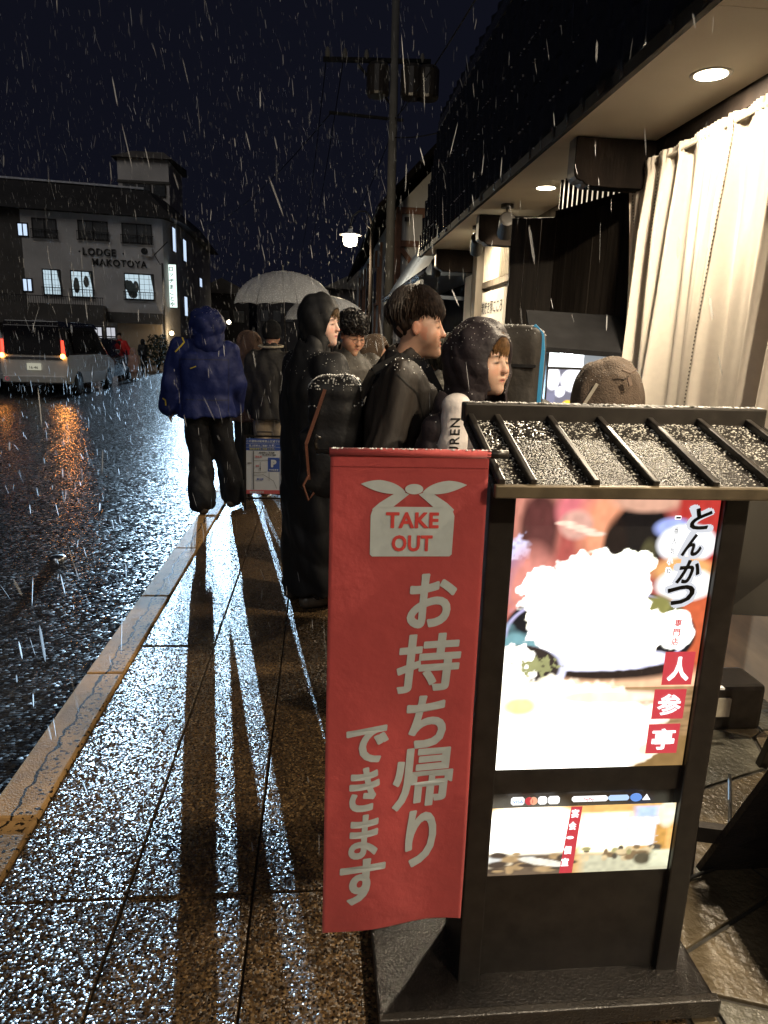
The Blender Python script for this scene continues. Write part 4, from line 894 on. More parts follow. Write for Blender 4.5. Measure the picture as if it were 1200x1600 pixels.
# furoshiki-wrapped lunch box emblem
def curve(ps, n=10):
    out = []
    for a, c, d in ps:
        a, c, d = map(Vector, (a, c, d))
        for i in range(n): t = i/n; out.append(tuple(a*(1-t)**2+c*2*t*(1-t)+d*t*t))
    return out
def poly(pts, name='emblem', m_=None, o=-.0016): return onb(pts, [tuple(range(len(pts)))], m_ or M['print_grey'], name, o)
bx = [(.094,1.127),(.098,1.123),(.241,1.123),(.245,1.127),(.2465,1.2),(.243,1.209),(.236,1.2165),(.210,1.2165),(.128,1.2165),(.103,1.2165),(.096,1.209),(.0935,1.2)]
poly(bx)
for s_ in (-1, 1):
    g = lambda x, z: (.1705+s_*(x-.1705), z)
    P = [g(.236,1.2165),g(.2435,1.2085),g(.245,1.212),g(.232,1.224),g(.196,1.2475),g(.186,1.2425),g(.179,1.24),g(.207,1.2165)]
    poly(P if s_ > 0 else P[::-1], o=-.0020)
    wing = curve([((.186,1.244),(.2,1.262),(.232,1.2655)),((.232,1.2655),(.25,1.2655),(.2665,1.258)),((.2665,1.258),(.245,1.246),(.228,1.2425)),((.228,1.2425),(.205,1.238),(.19,1.243))])
    wing = [g(*q) for q in wing]; poly(wing if s_ > 0 else wing[::-1], o=-.0024)
poly([(.1705+.0165*math.cos(2*PI*i/24), 1.2495+.0095*math.sin(2*PI*i/24)) for i in range(24)], o=-.0028)
for w_, z0, z1, x0, x1 in (('TAKE',1.177,1.207,.121,.218),('OUT',1.133,1.164,.133,.208)):
    v_, f_ = bold_mesh(w_, .035, spacing=1.06); a = v_.min(0); d = v_.max(0)-a
    onb([(x0+(p[0]-a[0])/d[0]*(x1-x0), z0+(p[1]-a[1])/d[1]*(z1-z0), p[2]*.006) for p in v_], f_, M['print_red'], 'lettering', -.0030)

# ================================================================ SIDE SIGN at the right edge
ss = thing('folding_sign', 'black folding sign board half cut off by the right edge, its panel catching a lamp', 'sign', (1.33,1.62,0))
b = MB(); b.add([(-.21,.09,.80),(.32,.0,.80),(.30,.10,1.24),(-.20,.16,1.24),(-.21,.115,.80),(.32,.025,.80),(.30,.125,1.24),(-.20,.185,1.24)],[(0,1,2,3),(7,6,5,4),(0,4,5,1),(1,5,6,2),(2,6,7,3),(3,7,4,0)]); b.build('panel', mat('dark_gloss_panel',(.02,.018,.016),.12,var=.3,scale=5,spec=.8), ss)
for a, d in (((-.24,.03,0),(-.20,.17,1.26)),((.36,-.14,0),(.32,.12,1.26)),((-.22,.5,0),(-.2,.2,1.2)),((.34,.55,0),(.32,.16,1.2))):
    b = MB(); b.bar(a, d, .035, .03); b.build('leg', M['black_metal'], ss, bevel=.003)
b = MB(); b.bar((-.22,.04,.14),(.35,-.1,.14),.03,.05); b.build('cross_bar', M['black_metal'], ss, bevel=.003)
b = MB(); b.bar((-.21,.1,.4),(-.2,.5,.5),.012); b.build('stay', M['steel'], ss)
cv = thing('low_sign', 'low dark A-board with a wet dull face at the lower right corner', 'sign', (1.27,1.42,0))
for f_, y0, y1 in (('front_board',-.24,-.02),('back_board',.24,.02)):
    b = MB(); b.add([(-.13,y0,.0),(.36,y0,.0),(.34,y1,.62),(-.05,y1,.62),(-.13,y0+.02,.0),(.36,y0+.02,.0),(.34,y1+.02,.62),(-.05,y1+.02,.62)],[(0,1,2,3),(7,6,5,4),(0,4,5,1),(1,5,6,2),(2,6,7,3),(3,7,4,0)]); b.build(f_, mat('dull_wet_board',(.035,.03,.027),.35,var=.4,bump=.4,bscale=60), cv)
b = MB(); b.bar((-.06,0,.61),(.35,0,.61),.06,.03); b.build('hinge_bar', M['black_metal'], cv)
b = MB(); b.bar((-.145,-.25,.0),(-.06,-.02,.62),.02,.02); b.build('edge_strip', M['steel'], cv)
rb = thing('red_side_banner', 'scrap of a red and white cloth banner behind the folding sign at the right edge', 'banner', (1.66,2.1,.55))
b = MB()
for i in range(8):
    x = i*.04; b.add([(x,.02*math.sin(i*1.3),0),(x+.04,.02*math.sin((i+1)*1.3),0),(x+.04,.02*math.sin((i+1)*1.3),.6),(x,.02*math.sin(i*1.3),.6)],[(0,1,2,3)])
b.build('cloth', M['red_cloth'], rb)
b = MB(); b.box(-.01,.34,-.02,.02,-.08,.0); b.build('white_hem', M['white'], rb)
b = MB(); b.tube([(-.02,0,.62),(.4,0,.62)], .01, 8); b.tube([(.36,0,-.55),(.36,0,.7)], .012, 8); b.build('pole', M['black_metal'], rb)

# ================================================================ MENU DISPLAY by the planks
mdp = thing('menu_display', 'bright white menu light box with printed dishes in front of the black planks', 'menu board', (1.565,4.25,0)); mdp.rotation_euler = (0,0,R(-6))
b = MB(); b.box(-.17,.19,-.02,.08,.9,1.505); b.build('case', M['black_metal'], mdp)
b = MB(); b.box(-.16,.13,-.03,-.02,1.4,1.5); b.build('light_panel', glow('white_light_panel',(.95,1,1),2.6), mdp)
b = MB(); b.box(.05,.185,-.032,-.02,1.38,1.5); b.build('side_sheet', glow('grey_sheet',(.6,.65,.7),.5), mdp)
def menu(u, t):
    P = Pic(u, t, (.22,.22,.3), .7)
    for cu, ct, ru, rt in ((.12,.12,.16,.16),(.6,.14,.3,.16),(.3,.3,.12,.07),(.85,.36,.15,.05)): P.ell(cu, ct, ru, rt, (1.6,1.6,1.7), .15)
    P.rect(0,.2,.3,.6,(.3,.3,.45),.05); P.ell(.5,.62,.34,.17,(1.5,1.4,1.3),.1); P.ell(.5,.6,.24,.11,(1.5,.45,.05),.2); P.ell(.5,.5,.14,.09,(1.6,1.0,.05),.2); return P.c
paint('dish_print', 40, 60, -.16,.11,.93,1.385,-.026, menu, M['screen'], mdp)
def menu2(u, t):
    P = Pic(u, t, (.03,.02,.03), .6); P.ell(.5,.12,.5,.07,(.6,.06,.05),.3); P.ell(.45,.32,.28,.08,(.35,.35,.05),.3); P.ell(.45,.55,.2,.1,(.8,.4,.2),.4,rot=.6); P.ell(.25,.65,.15,.05,(.7,.1,.1),.4); P.ell(.3,.85,.3,.08,(.4,.35,.35),.4); return P.c
paint('red_leaflet', 30, 50, .07,.2,.95,1.32,-.045, menu2, M['screen'], mdp)
b = MB(); b.box(-.1,-.03,-.07,-.03,1.46,1.52); b.build('lamp', glow('small_white_lamp',(.95,1,1),30), mdp)
for x in (-.15,.17):
    b = MB(); b.bar((x,.03,0),(x,.03,.9),.03); b.build('leg', M['black_metal'], mdp)
dh = thing('display_canopy', 'dark slanting board hood over the menu light box', 'canopy', (1.68,4.5,1.49))
b = MB(); b.add([(-.42,-.35,.03),(.26,-.35,.0),(.36,.1,.24),(-.34,.1,.26),(-.42,-.35,0),(.26,-.35,-.03),(.36,.1,.2),(-.34,.1,.22)],[(0,1,2,3),(7,6,5,4),(0,4,5,1),(1,5,6,2),(2,6,7,3),(3,7,4,0)]); b.build('hood_board', M['matt_dark'], dh)

# ================================================================ PARKING SIGN
ps = thing('parking_sign', 'small A-board with a blue P, a map and blue and red bands', 'sign', (-.505,6.3,0))
M['s_white'] = mat('sign_white', (.7,.72,.72), .5, var=.04); M['s_blue'] = mat('sign_blue', (.05,.11,.42), .5, var=.05); M['s_red'] = mat('sign_red', (.6,.12,.12), .5, var=.05); M['s_yel'] = mat('sign_yellow', (.7,.65,.2), .5)
def PS(x, z, o=0): t = (z-.14)/.5; return (x, -.03+.06*t-o, z)
def pq(x0, x1, z0, z1, m_, name, o=.0, par=None):
    b = MB(); b.add([PS(x0,z0,o),PS(x1,z0,o),PS(x1,z1,o),PS(x0,z1,o),PS(x0,z0,o-.006),PS(x1,z0,o-.006),PS(x1,z1,o-.006),PS(x0,z1,o-.006)],[(0,1,2,3),(7,6,5,4),(0,4,5,1),(1,5,6,2),(2,6,7,3),(3,7,4,0)]); return b.build(name, m_, par or ps)
pb = pq(-.155,.155,.14,.64,M['s_white'],'panel',.004)
pq(-.155,.155,.535,.64,M['s_blue'],'blue_band',.006,pb); pq(-.155,.155,.14,.175,M['s_red'],'red_band',.006,pb); pq(.04,.145,.345,.47,M['s_blue'],'parking_square',.006,pb)
for z in (.593,.56): pq(-.155,.155,z,z+.002,M['s_white'],'rule',.008,pb)
def ptext(s_, size, x, z, m_, off=.01, sx=1): text_at('lettering', s_, size, lambda u,v,w: (PS(x+u, z+v, .0095+w)), m_, pb, offset=off, sx=sx)
ptext('この道路は駐車禁止区域です', .0235, 0, .617, M['s_white']); ptext('路上駐車はご遠慮ください', .020, -.01, .577, M['s_white']); ptext('有料駐車場をご利用ください', .018, -.01, .548, M['s_yel'])
ptext('P', .085, .092, .418, M['s_white'], .04); ptext('市営駐車場', .017, .092, .36, M['s_white'])
ptext('駐車場のご案内図', .017, .03, .515, M['black']); ptext('路上駐車はご遠慮', .015, .05, .495, M['black']); ptext('現在地', .02, -.045, .478, M['s_red']); ptext('旅館', .016, -.055, .395, M['s_red']); ptext('温泉街', .013, -.125, .42, M['black']); ptext('駅', .014, -.03, .37, M['black']); ptext('観光駅', .02, -.03, .275, M['s_blue']); ptext('温泉観光協会', .022, -.06, .157, M['s_white'])
for a, d, w_ in (((-.09,.18),(-.09,.53),.008),((-.09,.445),(.15,.45),.003),((-.09,.335),(.03,.34),.003),((-.09,.31),(.0,.315),.003),((.0,.315),(.09,.26),.003),((.09,.26),(.12,.19),.003),((-.03,.35),(-.03,.43),.004),((.05,.26),(.05,.34),.003)):
    dx, dz = d[0]-a[0], d[1]-a[1]; L_ = math.hypot(dx, dz); nx_, nz_ = -dz/L_*w_/2, dx/L_*w_/2
    b = MB(); b.add([PS(a[0]+nx_,a[1]+nz_,.0092),PS(a[0]-nx_,a[1]-nz_,.0092),PS(d[0]-nx_,d[1]-nz_,.0092),PS(d[0]+nx_,d[1]+nz_,.0092)],[(0,1,2,3)]); b.build('map_line', M['pane_dark'], pb)
for x in (-.165,.165):
    b = MB(); b.bar((x,-.05,0),(x,.035,.67),.018); b.build('leg', M['black_metal'], ps); b = MB(); b.bar((x,.32,0),(x,.05,.66),.018); b.build('leg', M['black_metal'], ps)
b = MB(); b.tube([(-.06,.035,.66),(-.06,.035,.70),(.08,.035,.70),(.08,.035,.66)], .006, 6); b.bar((-.165,.035,.66),(.165,.035,.66),.016); b.build('handle', M['black_metal'], ps)
b = MB(); b.bar((-.165,-.04,.1),(.165,-.04,.1),.016); b.build('cross_bar', M['black_metal'], ps)

# ================================================================ PEOPLE: signed-distance modelling
class SD:
    def __init__(s, xs, ys, zs):
        s.ax = [np.asarray(a, np.float32) for a in (xs, ys, zs)]; s.F = np.full((len(xs), len(ys), len(zs)), .5, np.float32); s.M = None
    def frame(s, M_): s.M = M_; return s          # local->world 4x4 (rotation+translation)
    def _sl(s, lo, hi):
        if s.M is not None:
            cs = [s.M @ Vector((x, y, z)) for x in (lo[0],hi[0]) for y in (lo[1],hi[1]) for z in (lo[2],hi[2])]
            lo = [min(c[i] for c in cs) for i in range(3)]; hi = [max(c[i] for c in cs) for i in range(3)]
        m = .07; sl = []
        for i in range(3):
            a = np.searchsorted(s.ax[i], lo[i]-m); b = np.searchsorted(s.ax[i], hi[i]+m)
            if b <= a: return None
            sl.append(slice(a, b))
        return tuple(sl)
    def _co(s, sl):
        X = s.ax[0][sl[0]][:,None,None]; Y = s.ax[1][sl[1]][None,:,None]; Z = s.ax[2][sl[2]][None,None,:]
        if s.M is None: return X, Y, Z
        I = s.M.inverted(); return tuple(I[i][0]*X+I[i][1]*Y+I[i][2]*Z+I[i][3] for i in range(3))
    def _put(s, sl, d, k, sub=False):
        F = s.F[sl]
        if sub: d = -d; h = np.clip(.5-.5*(F-d)/k, 0, 1); s.F[sl] = F*(1-h)+d*h+k*h*(1-h); return
        h = np.clip(.5+.5*(F-d)/k, 0, 1); s.F[sl] = F*(1-h)+d*h-k*h*(1-h)
    def cap(s, a, b, ra, rb=None, k=.03, sub=False):
        rb = ra if rb is None else rb; a = Vector(a); b = Vector(b); r = max(ra, rb)
        sl = s._sl([min(a[i], b[i])-r for i in range(3)], [max(a[i], b[i])+r for i in range(3)])
        if sl is None: return s
        X, Y, Z = s._co(sl); d = b-a; L2 = max(d.dot(d), 1e-9)
        t = np.clip(((X-a.x)*d.x+(Y-a.y)*d.y+(Z-a.z)*d.z)/L2, 0, 1)
        s._put(sl, np.sqrt((X-a.x-t*d.x)**2+(Y-a.y-t*d.y)**2+(Z-a.z-t*d.z)**2)-(ra+(rb-ra)*t), k, sub); return s
    def ell(s, c, r, k=.02, sub=False):
        sl = s._sl([c[i]-r[i] for i in range(3)], [c[i]+r[i] for i in range(3)])
        if sl is None: return s
        X, Y, Z = s._co(sl); q = np.sqrt(((X-c[0])/r[0])**2+((Y-c[1])/r[1])**2+((Z-c[2])/r[2])**2)
        g = np.sqrt(((X-c[0])/r[0]**2)**2+((Y-c[1])/r[1]**2)**2+((Z-c[2])/r[2]**2)**2)+1e-6
        s._put(sl, q*(q-1)/g, k, sub); return s
    def box(s, c, h, r, k=.02, sub=False):
        sl = s._sl([c[i]-h[i] for i in range(3)], [c[i]+h[i] for i in range(3)])
        if sl is None: return s
        X, Y, Z = s._co(sl); q = [np.abs(X-c[0])-h[0]+r, np.abs(Y-c[1])-h[1]+r, np.abs(Z-c[2])-h[2]+r]
        d = np.sqrt(sum(np.maximum(a, 0)**2 for a in q))+np.minimum(np.maximum(np.maximum(q[0], q[1]), q[2]), 0)-r
        s._put(sl, d, k, sub); return s
    def loft(s, rows, k=.03, p=2.4):
        """rows: (z, half x, half y, centre x, centre y)"""
        rows = sorted(rows); z = [r[0] for r in rows]; A = [[r[i] for r in rows] for i in range(1, 5)]
        mx = max(A[0])+max(map(abs, A[2])); my = max(A[1])+max(map(abs, A[3]))
        sl = s._sl((-mx, -my, z[0]), (mx, my, z[-1]))
        if sl is None: return s
        X, Y, Z = s._co(sl); hx, hy, cx_, cy_ = [np.interp(Z, z, a).astype(np.float32) for a in A]
        q = (np.abs((X-cx_)/hx)**p+np.abs((Y-cy_)/hy)**p)**(1/p)
        d = (q-1)*np.minimum(hx, hy); d = np.maximum(d, np.maximum(z[0]-Z, Z-z[-1])+0*d)
        s._put(sl, d, k); return s
    def disp(s, fn): X = s.ax[0][:,None,None]; Y = s.ax[1][None,:,None]; Z = s.ax[2][None,None,:]; s.F = s.F+fn(X, Y, Z); return s
    def mesh(s, name):
        F = s.F; F[0] = F[-1] = .5; F[:,0] = F[:,-1] = .5; F[:,:,0] = F[:,:,-1] = .5
        ins = F < 0; nx, ny, nz = [n-1 for n in F.shape]
        cnt = np.zeros((nx, ny, nz), np.int8)
        for a in (0,1):
            for b in (0,1):
                for c in (0,1): cnt += ins[a:nx+a, b:ny+b, c:nz+c]
        act = (cnt > 0) & (cnt < 8); idx = np.full(act.shape, -1, np.int32); I = np.argwhere(act); idx[act] = np.arange(len(I))
        P = np.zeros((len(I), 3)); n = np.zeros(len(I))
        crn = [(a,b,c) for a in (0,1) for b in (0,1) for c in (0,1)]
        for p in crn:
            for ax in range(3):
                if p[ax]: continue
                q = list(p); q[ax] = 1
                f0 = F[I[:,0]+p[0], I[:,1]+p[1], I[:,2]+p[2]]; f1 = F[I[:,0]+q[0], I[:,1]+q[1], I[:,2]+q[2]]
                m = (f0 < 0) != (f1 < 0); t = np.where(m, f0/np.where(m, f0-f1, 1), 0)
                pos = np.tile(np.array(p, float), (len(I), 1)); pos[:, ax] += t
                P += pos*m[:,None]; n += m
        P = P/n[:,None]+I
        V = np.stack([np.interp(P[:,i], np.arange(len(s.ax[i])), s.ax[i]) for i in range(3)], -1)
        faces = []
        for ax in range(3):
            o = [(1,2),(2,0),(0,1)][ax]
            sl0 = [slice(1, -1)]*3; sl0[ax] = slice(0, -1); sl1 = list(sl0); sl1[ax] = slice(1, None)
            A = ins[tuple(sl0)]; B = ins[tuple(sl1)]
            for sign in (0, 1):
                E_ = np.argwhere(A & ~B) if sign == 0 else np.argwhere(~A & B)
                base = E_.copy()
                for i in range(3):
                    if i != ax: base[:, i] += 1
                def cell(du, dv): c = base.copy(); c[:, o[0]] -= du; c[:, o[1]] -= dv; return idx[c[:,0], c[:,1], c[:,2]]
                q = np.stack([cell(1,1), cell(0,1), cell(0,0), cell(1,0)], -1)
                faces.append(q if sign == 0 else q[:, ::-1])
        Fc = np.concatenate(faces); Fc = Fc[(Fc >= 0).all(1)]
        m = bpy.data.meshes.new(name); m.vertices.add(len(V)); m.vertices.foreach_set('co', V.astype(np.float32).ravel())
        m.loops.add(Fc.size); m.loops.foreach_set('vertex_index', Fc.ravel().astype(np.int32)); m.polygons.add(len(Fc)); m.polygons.foreach_set('loop_start', (np.arange(len(Fc))*4).astype(np.int32))
        m.update(calc_edges=True); m.validate(); return m
def axis(lo, hi, h, fine=()):
    """grid line positions, spacing h, finer inside the given spans (a, b, h)"""
    out = []; x = lo
    while x < hi:
        out.append(x); st = h
        for a, b, hf in fine:
            if a-st < x < b: st = hf
        x += st
    out.append(hi); return np.array(out)
def waves(seed, freqs, amp, stretch=(1,1,1), ridged=False):
    r = random.Random(seed); W_ = []
    for f in freqs:
        for _ in range(3):
            d = Vector((r.gauss(0,1)*stretch[0], r.gauss(0,1)*stretch[1], r.gauss(0,1)*stretch[2])).normalized()*f; W_.append((d.x, d.y, d.z, r.uniform(0,6.28), 1/f**.6))
    tot = sum(w[4] for w in W_)
    def fn(X, Y, Z):
        s_ = 0; w0 = .9*np.sin(X*9+Y*7+Z*5+seed)
        for a, b, c, p, g in W_:
            v = np.sin(X*a+Y*b+Z*c+p+w0*1.3); s_ = s_ + ((1-2*np.abs(v)) if ridged else v)*g
        return s_*(amp/tot*2.2)
    return fn
def headframe(P):
    c = Vector(P['head']); Mh = Matrix.Translation(c) @ Matrix.Rotation(P.get('hyaw', 0), 4, 'Z') @ Matrix.Rotation(P.get('hpitch', 0), 4, 'X') @ Matrix.Rotation(P.get('hroll', 0), 4, 'Y') @ Matrix.Scale(P.get('hs', .93), 4)
    return Mh
def joints(H, **kw):
    s = H/1.75
    P = dict(H=H, s=s, pelvis=(0,0,.95*s), chest=(0,0,1.28*s), neck=(0,-.01,1.45*s), head=(0,.02,1.62*s),
             shL=(-.18*s,0,1.40*s), shR=(.18*s,0,1.40*s), elL=(-.24*s,-.03,1.13*s), elR=(.24*s,-.03,1.13*s), wrL=(-.25*s,.06,.88*s), wrR=(.25*s,.06,.88*s),
             hipL=(-.09*s,0,.92*s), hipR=(.09*s,0,.92*s), knL=(-.10*s,.02,.50*s), knR=(.10*s,.02,.50*s), anL=(-.10*s,-.02,.08), anR=(.10*s,-.02,.08), toL=(-.12*s,.15,.03), toR=(.12*s,.15,.03))
    P.update(kw); return P
def build_body(P, par, fine=.012, skin=(.50,.29,.2), lips=(.42,.14,.11), face=True, brow=(.03,.02,.015), hands=False):
    s = P['s']; h = Vector(P['head']); hb = P.get('hs', .93)*.15
    ext = [P[k] for k in ('head','elL','elR','wrL','wrR','toL','toR','anL','anR')]
    lo = [min(e[i] for e in ext)-.12 for i in range(3)]; hi = [max(e[i] for e in ext)+.12 for i in range(3)]; lo[2] = -.01; hi[2] = h.z+.19
    c_ = max(.02, fine)
    fx = [(h.x-hb, h.x+hb, fine)]; fy = [(h.y-hb, h.y+hb, fine)]; fz = [(h.z-hb*1.1, h.z+hb*1.1, fine)]
    S_ = SD(axis(lo[0], hi[0], c_, fx), axis(lo[1], hi[1], c_, fy), axis(lo[2], hi[2], c_, fz))
    t = .8
    S_.loft([(.86*s,.13*s*t,.1*s*t,0,0),(.95*s,.17*s*t,.12*s*t,0,0),(1.1*s,.15*s*t,.11*s*t,0,0),(1.3*s,.18*s*t,.12*s*t,0,0),(1.4*s,.17*s*t,.09*s*t,0,0),(1.46*s,.07*s,.06*s,0,0)])
    S_.cap(P['neck'], Vector(P['head'])+Vector((0,-.02,-.06)), .055*s, .05*s, k=.03)
    for q in 'LR':
        S_.cap(P['sh'+q], P['el'+q], .05*s, .038*s); S_.cap(P['el'+q], P['wr'+q], .038*s, .026*s)
        S_.cap(P['hip'+q], P['kn'+q], .085*s, .055*s); S_.cap(P['kn'+q], P['an'+q], .055*s, .035*s); S_.cap(P['an'+q], P['to'+q], .035*s, .03*s)
        w = Vector(P['wr'+q]); d = (w-Vector(P['el'+q])).normalized(); S_.cap(w, w+d*.07*s, .028*s, .036*s, k=.02)
        side = Vector((1 if q == 'L' else -1, .2, 0)); u = d.cross(side).normalized()
        if P.get('finger'+q): u = Vector(P['finger'+q])
        for i in range(4):
            b0 = w+d*.085*s+u*(.03-.02*i)*s; L_ = (.06,.07,.065,.05)[i]*s; b1 = b0+d*L_*.55+side*.006; S_.cap(b0, b1, .0105*s, .0095*s, k=.008); S_.cap(b1, b1+(d*.8+side*.5).normalized()*L_*.5, .0095*s, .008*s, k=.008)
        S_.cap(w+d*.03*s+u*.02*s, w+d*.08*s+u*.055*s+side*.02, .013*s, .011*s, k=.01)
    Mh = headframe(P); S_.frame(Mh)
    S_.ell((0,-.018,.035), (.076,.097,.097), .02); S_.ell((0,.02,-.035), (.062,.068,.085), .03)
    S_.ell((0,.045,-.085), (.036,.04,.035), .03); S_.cap((0,.074,-.108), (0,.078,-.104), .016, k=.02)
    S_.cap((-.035,.068,.024), (.035,.068,.024), .013, k=.02)
    for q in (-1, 1):
        S_.ell((q*.042,.050,-.035), (.030,.030,.036), .035)
        S_.ell((q*.031,.094,-.001), (.018,.014,.011), .012, sub=True); S_.ell((q*.031,.073,-.001), (.016,.013,.011), .006)
        S_.ell((q*.076,-.005,-.008), (.008,.016,.027), .008); S_.ell((q*.085,.002,-.004), (.006,.011,.017), .006, sub=True)
    S_.cap((0,.082,.012), (0,.101,-.028), .008, .011, k=.012); S_.ell((0,.099,-.032), (.0165,.013,.009), .008)
    S_.ell((0,.083,-.062), (.027,.012,.007), .008); S_.ell((0,.082,-.073), (.023,.012,.007), .008)
    S_.cap((-.024,.093,-.0672), (.024,.093,-.0672), .003, k=.004, sub=True)
    S_.frame(None)
    m = S_.mesh('body'); V = np.empty(len(m.vertices)*3, np.float32); m.vertices.foreach_get('co', V); V = V.reshape(-1, 3)
    I = np.array(Mh.inverted()); L = V@I[:3,:3].T+I[:3,3]; n = len(V)
    c = np.ones((n, 3))*np.array(skin)
    def mk(mask, col):
        nonlocal c; mask = np.clip(mask, 0, 1)[:, None]; c = c*(1-mask)+np.array(col)*mask
    X, Y, Z = L.T; fr = (Y > .03)
    blush = np.exp(-(((np.abs(X)-.045)/.022)**2+((Z+.03)/.022)**2))*fr; mk(blush*.4, np.array(skin)*np.array((1.12,.72,.68)))
    mk(np.exp(-(((X)/.02)**2+((Z+.03)/.014)**2))*(Y > .085)*.35, np.array(skin)*np.array((1.1,.75,.7)))
    mk((np.abs(X) > .07)*(np.abs(Z+.01) < .04)*(np.abs(Y) < .04)*.5, np.array(skin)*np.array((1.15,.7,.62)))
    mk(1.5-np.sqrt(((X)/.024)**2+((Z+.0675)/.0095)**2)*1.3, lips); mk((1.2-np.sqrt(((X)/.021)**2+((Z+.0672)/.0022)**2)), (.08,.02,.02))
    L0 = c.copy()
    mk((1.5-np.sqrt(((np.abs(X)-.031)/.0165)**2+((Z+.001+.1*(np.abs(X)-.031))/.0042)**2))*fr, (.025,.015,.012))
    mk((1.4-np.sqrt(((np.abs(X)-.034)/.02)**2+((Z-.0235+ 3*(np.abs(X)-.034)**2*4)/.0048)**2))*fr*.85, brow)
    a = m.color_attributes.new('Col', 'FLOAT_COLOR', 'POINT'); a.data.foreach_set('color', np.concatenate([c, np.ones((n,1))], 1).astype(np.float32).ravel())
    return link('body', m, M['skin'], par, True), Mh
M['skin'] = attr_mat('skin', rough=.42, sss=.12, spec=.4, bump=.15, bscale=900)
def cloth(name, col, rough=.6, **k): return mat(name, col, max(rough, .58), spec=k.pop('spec', .32), var=k.pop('var', .18), scale=k.pop('scale', 12), bump=max(.55, k.pop('bump', .25)), bscale=k.pop('bscale', 24), **k)
def build_jacket(P, par, m_, h=.012, thick=.035, hem=.88, flare=.02, quilt=0, qstep=.07, fold=.006, seed=1, collar=.05, wide=1.0, sleeve=.062, cuff=.05, name='jacket', colr=.085, open_=0, fr=(18,34), depth=1.0, sleeves='LR', hemz=None, st=(1,1,.4)):
    s = P['s']; t = thick
    ext = [P[k] for k in ('elL','elR','wrL','wrR','shL','shR')]; r = .10+t
    lo = [min([e[i] for e in ext]+[-.22*s*wide-t])-.12 for i in range(3)]; hi = [max([e[i] for e in ext]+[.22*s*wide+t])+.12 for i in range(3)]
    lo[1] = min(lo[1], -.27); hi[1] = max(hi[1], .3); lo[2] = min(hem*s-.05, lo[2]+.0); lo[2] = min([hem*s]+[e[2] for e in ext])-.1; hi[2] = 1.45*s+collar+.1
    S_ = SD(axis(lo[0], hi[0], h), axis(lo[1], hi[1], h), axis(lo[2], hi[2], h)); w = wide; dd = depth
    S_.loft([(hem*s,(.165*w)*s+t+flare,(.115*dd)*s+t+flare,0,0),(1.05*s,.155*w*s+t,.115*dd*s+t,0,0),(1.28*s,.175*w*s+t,.125*dd*s+t,0,0),(1.38*s,.165*w*s+t,.11*dd*s+t*.8,0,0),(1.44*s,.12*w*s+t*.5,.09*s+t*.4,0,-.005),(1.48*s,.07*s+t*.3,.07*s+t*.3,0,-.01)], k=.03)
    nk = Vector(P['neck']); S_.cap(nk+Vector((0,0,-.03)), nk+Vector((0,.005,collar)), colr*s, colr*s*.98, k=.03)
    S_.cap(nk+Vector((0,.01,collar+.0)), nk+Vector((0,.02,collar+.16)), colr*s-.02, colr*s-.012, k=.01, sub=True)
    for q in sleeves:
        S_.cap(P['sh'+q], P['el'+q], sleeve*s+t*.55, sleeve*s+t*.3, k=.05); S_.cap(P['el'+q], P['wr'+q], sleeve*s+t*.3, cuff*s+t*.2, k=.035)
    fn = waves(seed, fr, fold, st, True)
    def dsp(X, Y, Z):
        d = fn(X, Y, Z)
        if quilt: d = d - quilt*(np.abs(np.sin(PI*(Z+.006*np.sin(X*30+Y*22))/qstep))**.5-.6)
        return d
    S_.disp(dsp)
    return link(name, S_.mesh(name), m_, par, True)
def build_legs(P, par, m_, h=.016, r0=.1, r1=.085, seed=3, name='trousers', fold=.006, bell=.95):
    s = P['s']; ext = [P[k] for k in ('hipL','hipR','knL','knR','anL','anR')]
    lo = [min(e[i] for e in ext)-.18 for i in range(3)]; hi = [max(e[i] for e in ext)+.18 for i in range(3)]; lo[2] = .01; hi[2] = 1.02*s
    S_ = SD(axis(lo[0], hi[0], h), axis(lo[1], hi[1], h), axis(lo[2], hi[2], h))
    S_.ell((0,0,.93*s), (.17*s,.125*s,.12*s), .03)
    for q in 'LR':
        a = Vector(P['an'+q]); S_.cap(P['hip'+q], P['kn'+q], r0*s, r1*s, k=.03); S_.cap(P['kn'+q], a+Vector((0,0,.02)), r1*s, r1*s*bell, k=.03)
        S_.box((a.x, a.y, -.05), (.2,.2,.09), .001, .01, sub=True)
    S_.disp(waves(seed, (14,30), fold, (1,1,.6), True)); o = link(name, S_.mesh(name), m_, par, True)
    for q in 'LR':
        a = Vector(P['an'+q]); t = Vector(P['to'+q]); d = (t-a); d.z = 0; d.normalize()
        B = SD(axis(a.x-.25, a.x+.25, .014), axis(a.y-.25, a.y+.25, .014), axis(-.02, .2, .012)); b0 = Vector((a.x, a.y, .045))
        B.cap(b0-d*.07, b0+d*.15, .048, .042, k=.02); B.cap(b0, b0+Vector((0,0,.08)), .05, .05, k=.02); B.box((a.x, a.y, -.03), (.3,.3,.033), .001, .004, sub=True)
        link('shoe', B.mesh('shoe'), M['shoe'], par, True)
    return o
M['shoe'] = mat('wet_boot', (.09,.075,.06), .4, var=.3, scale=20)
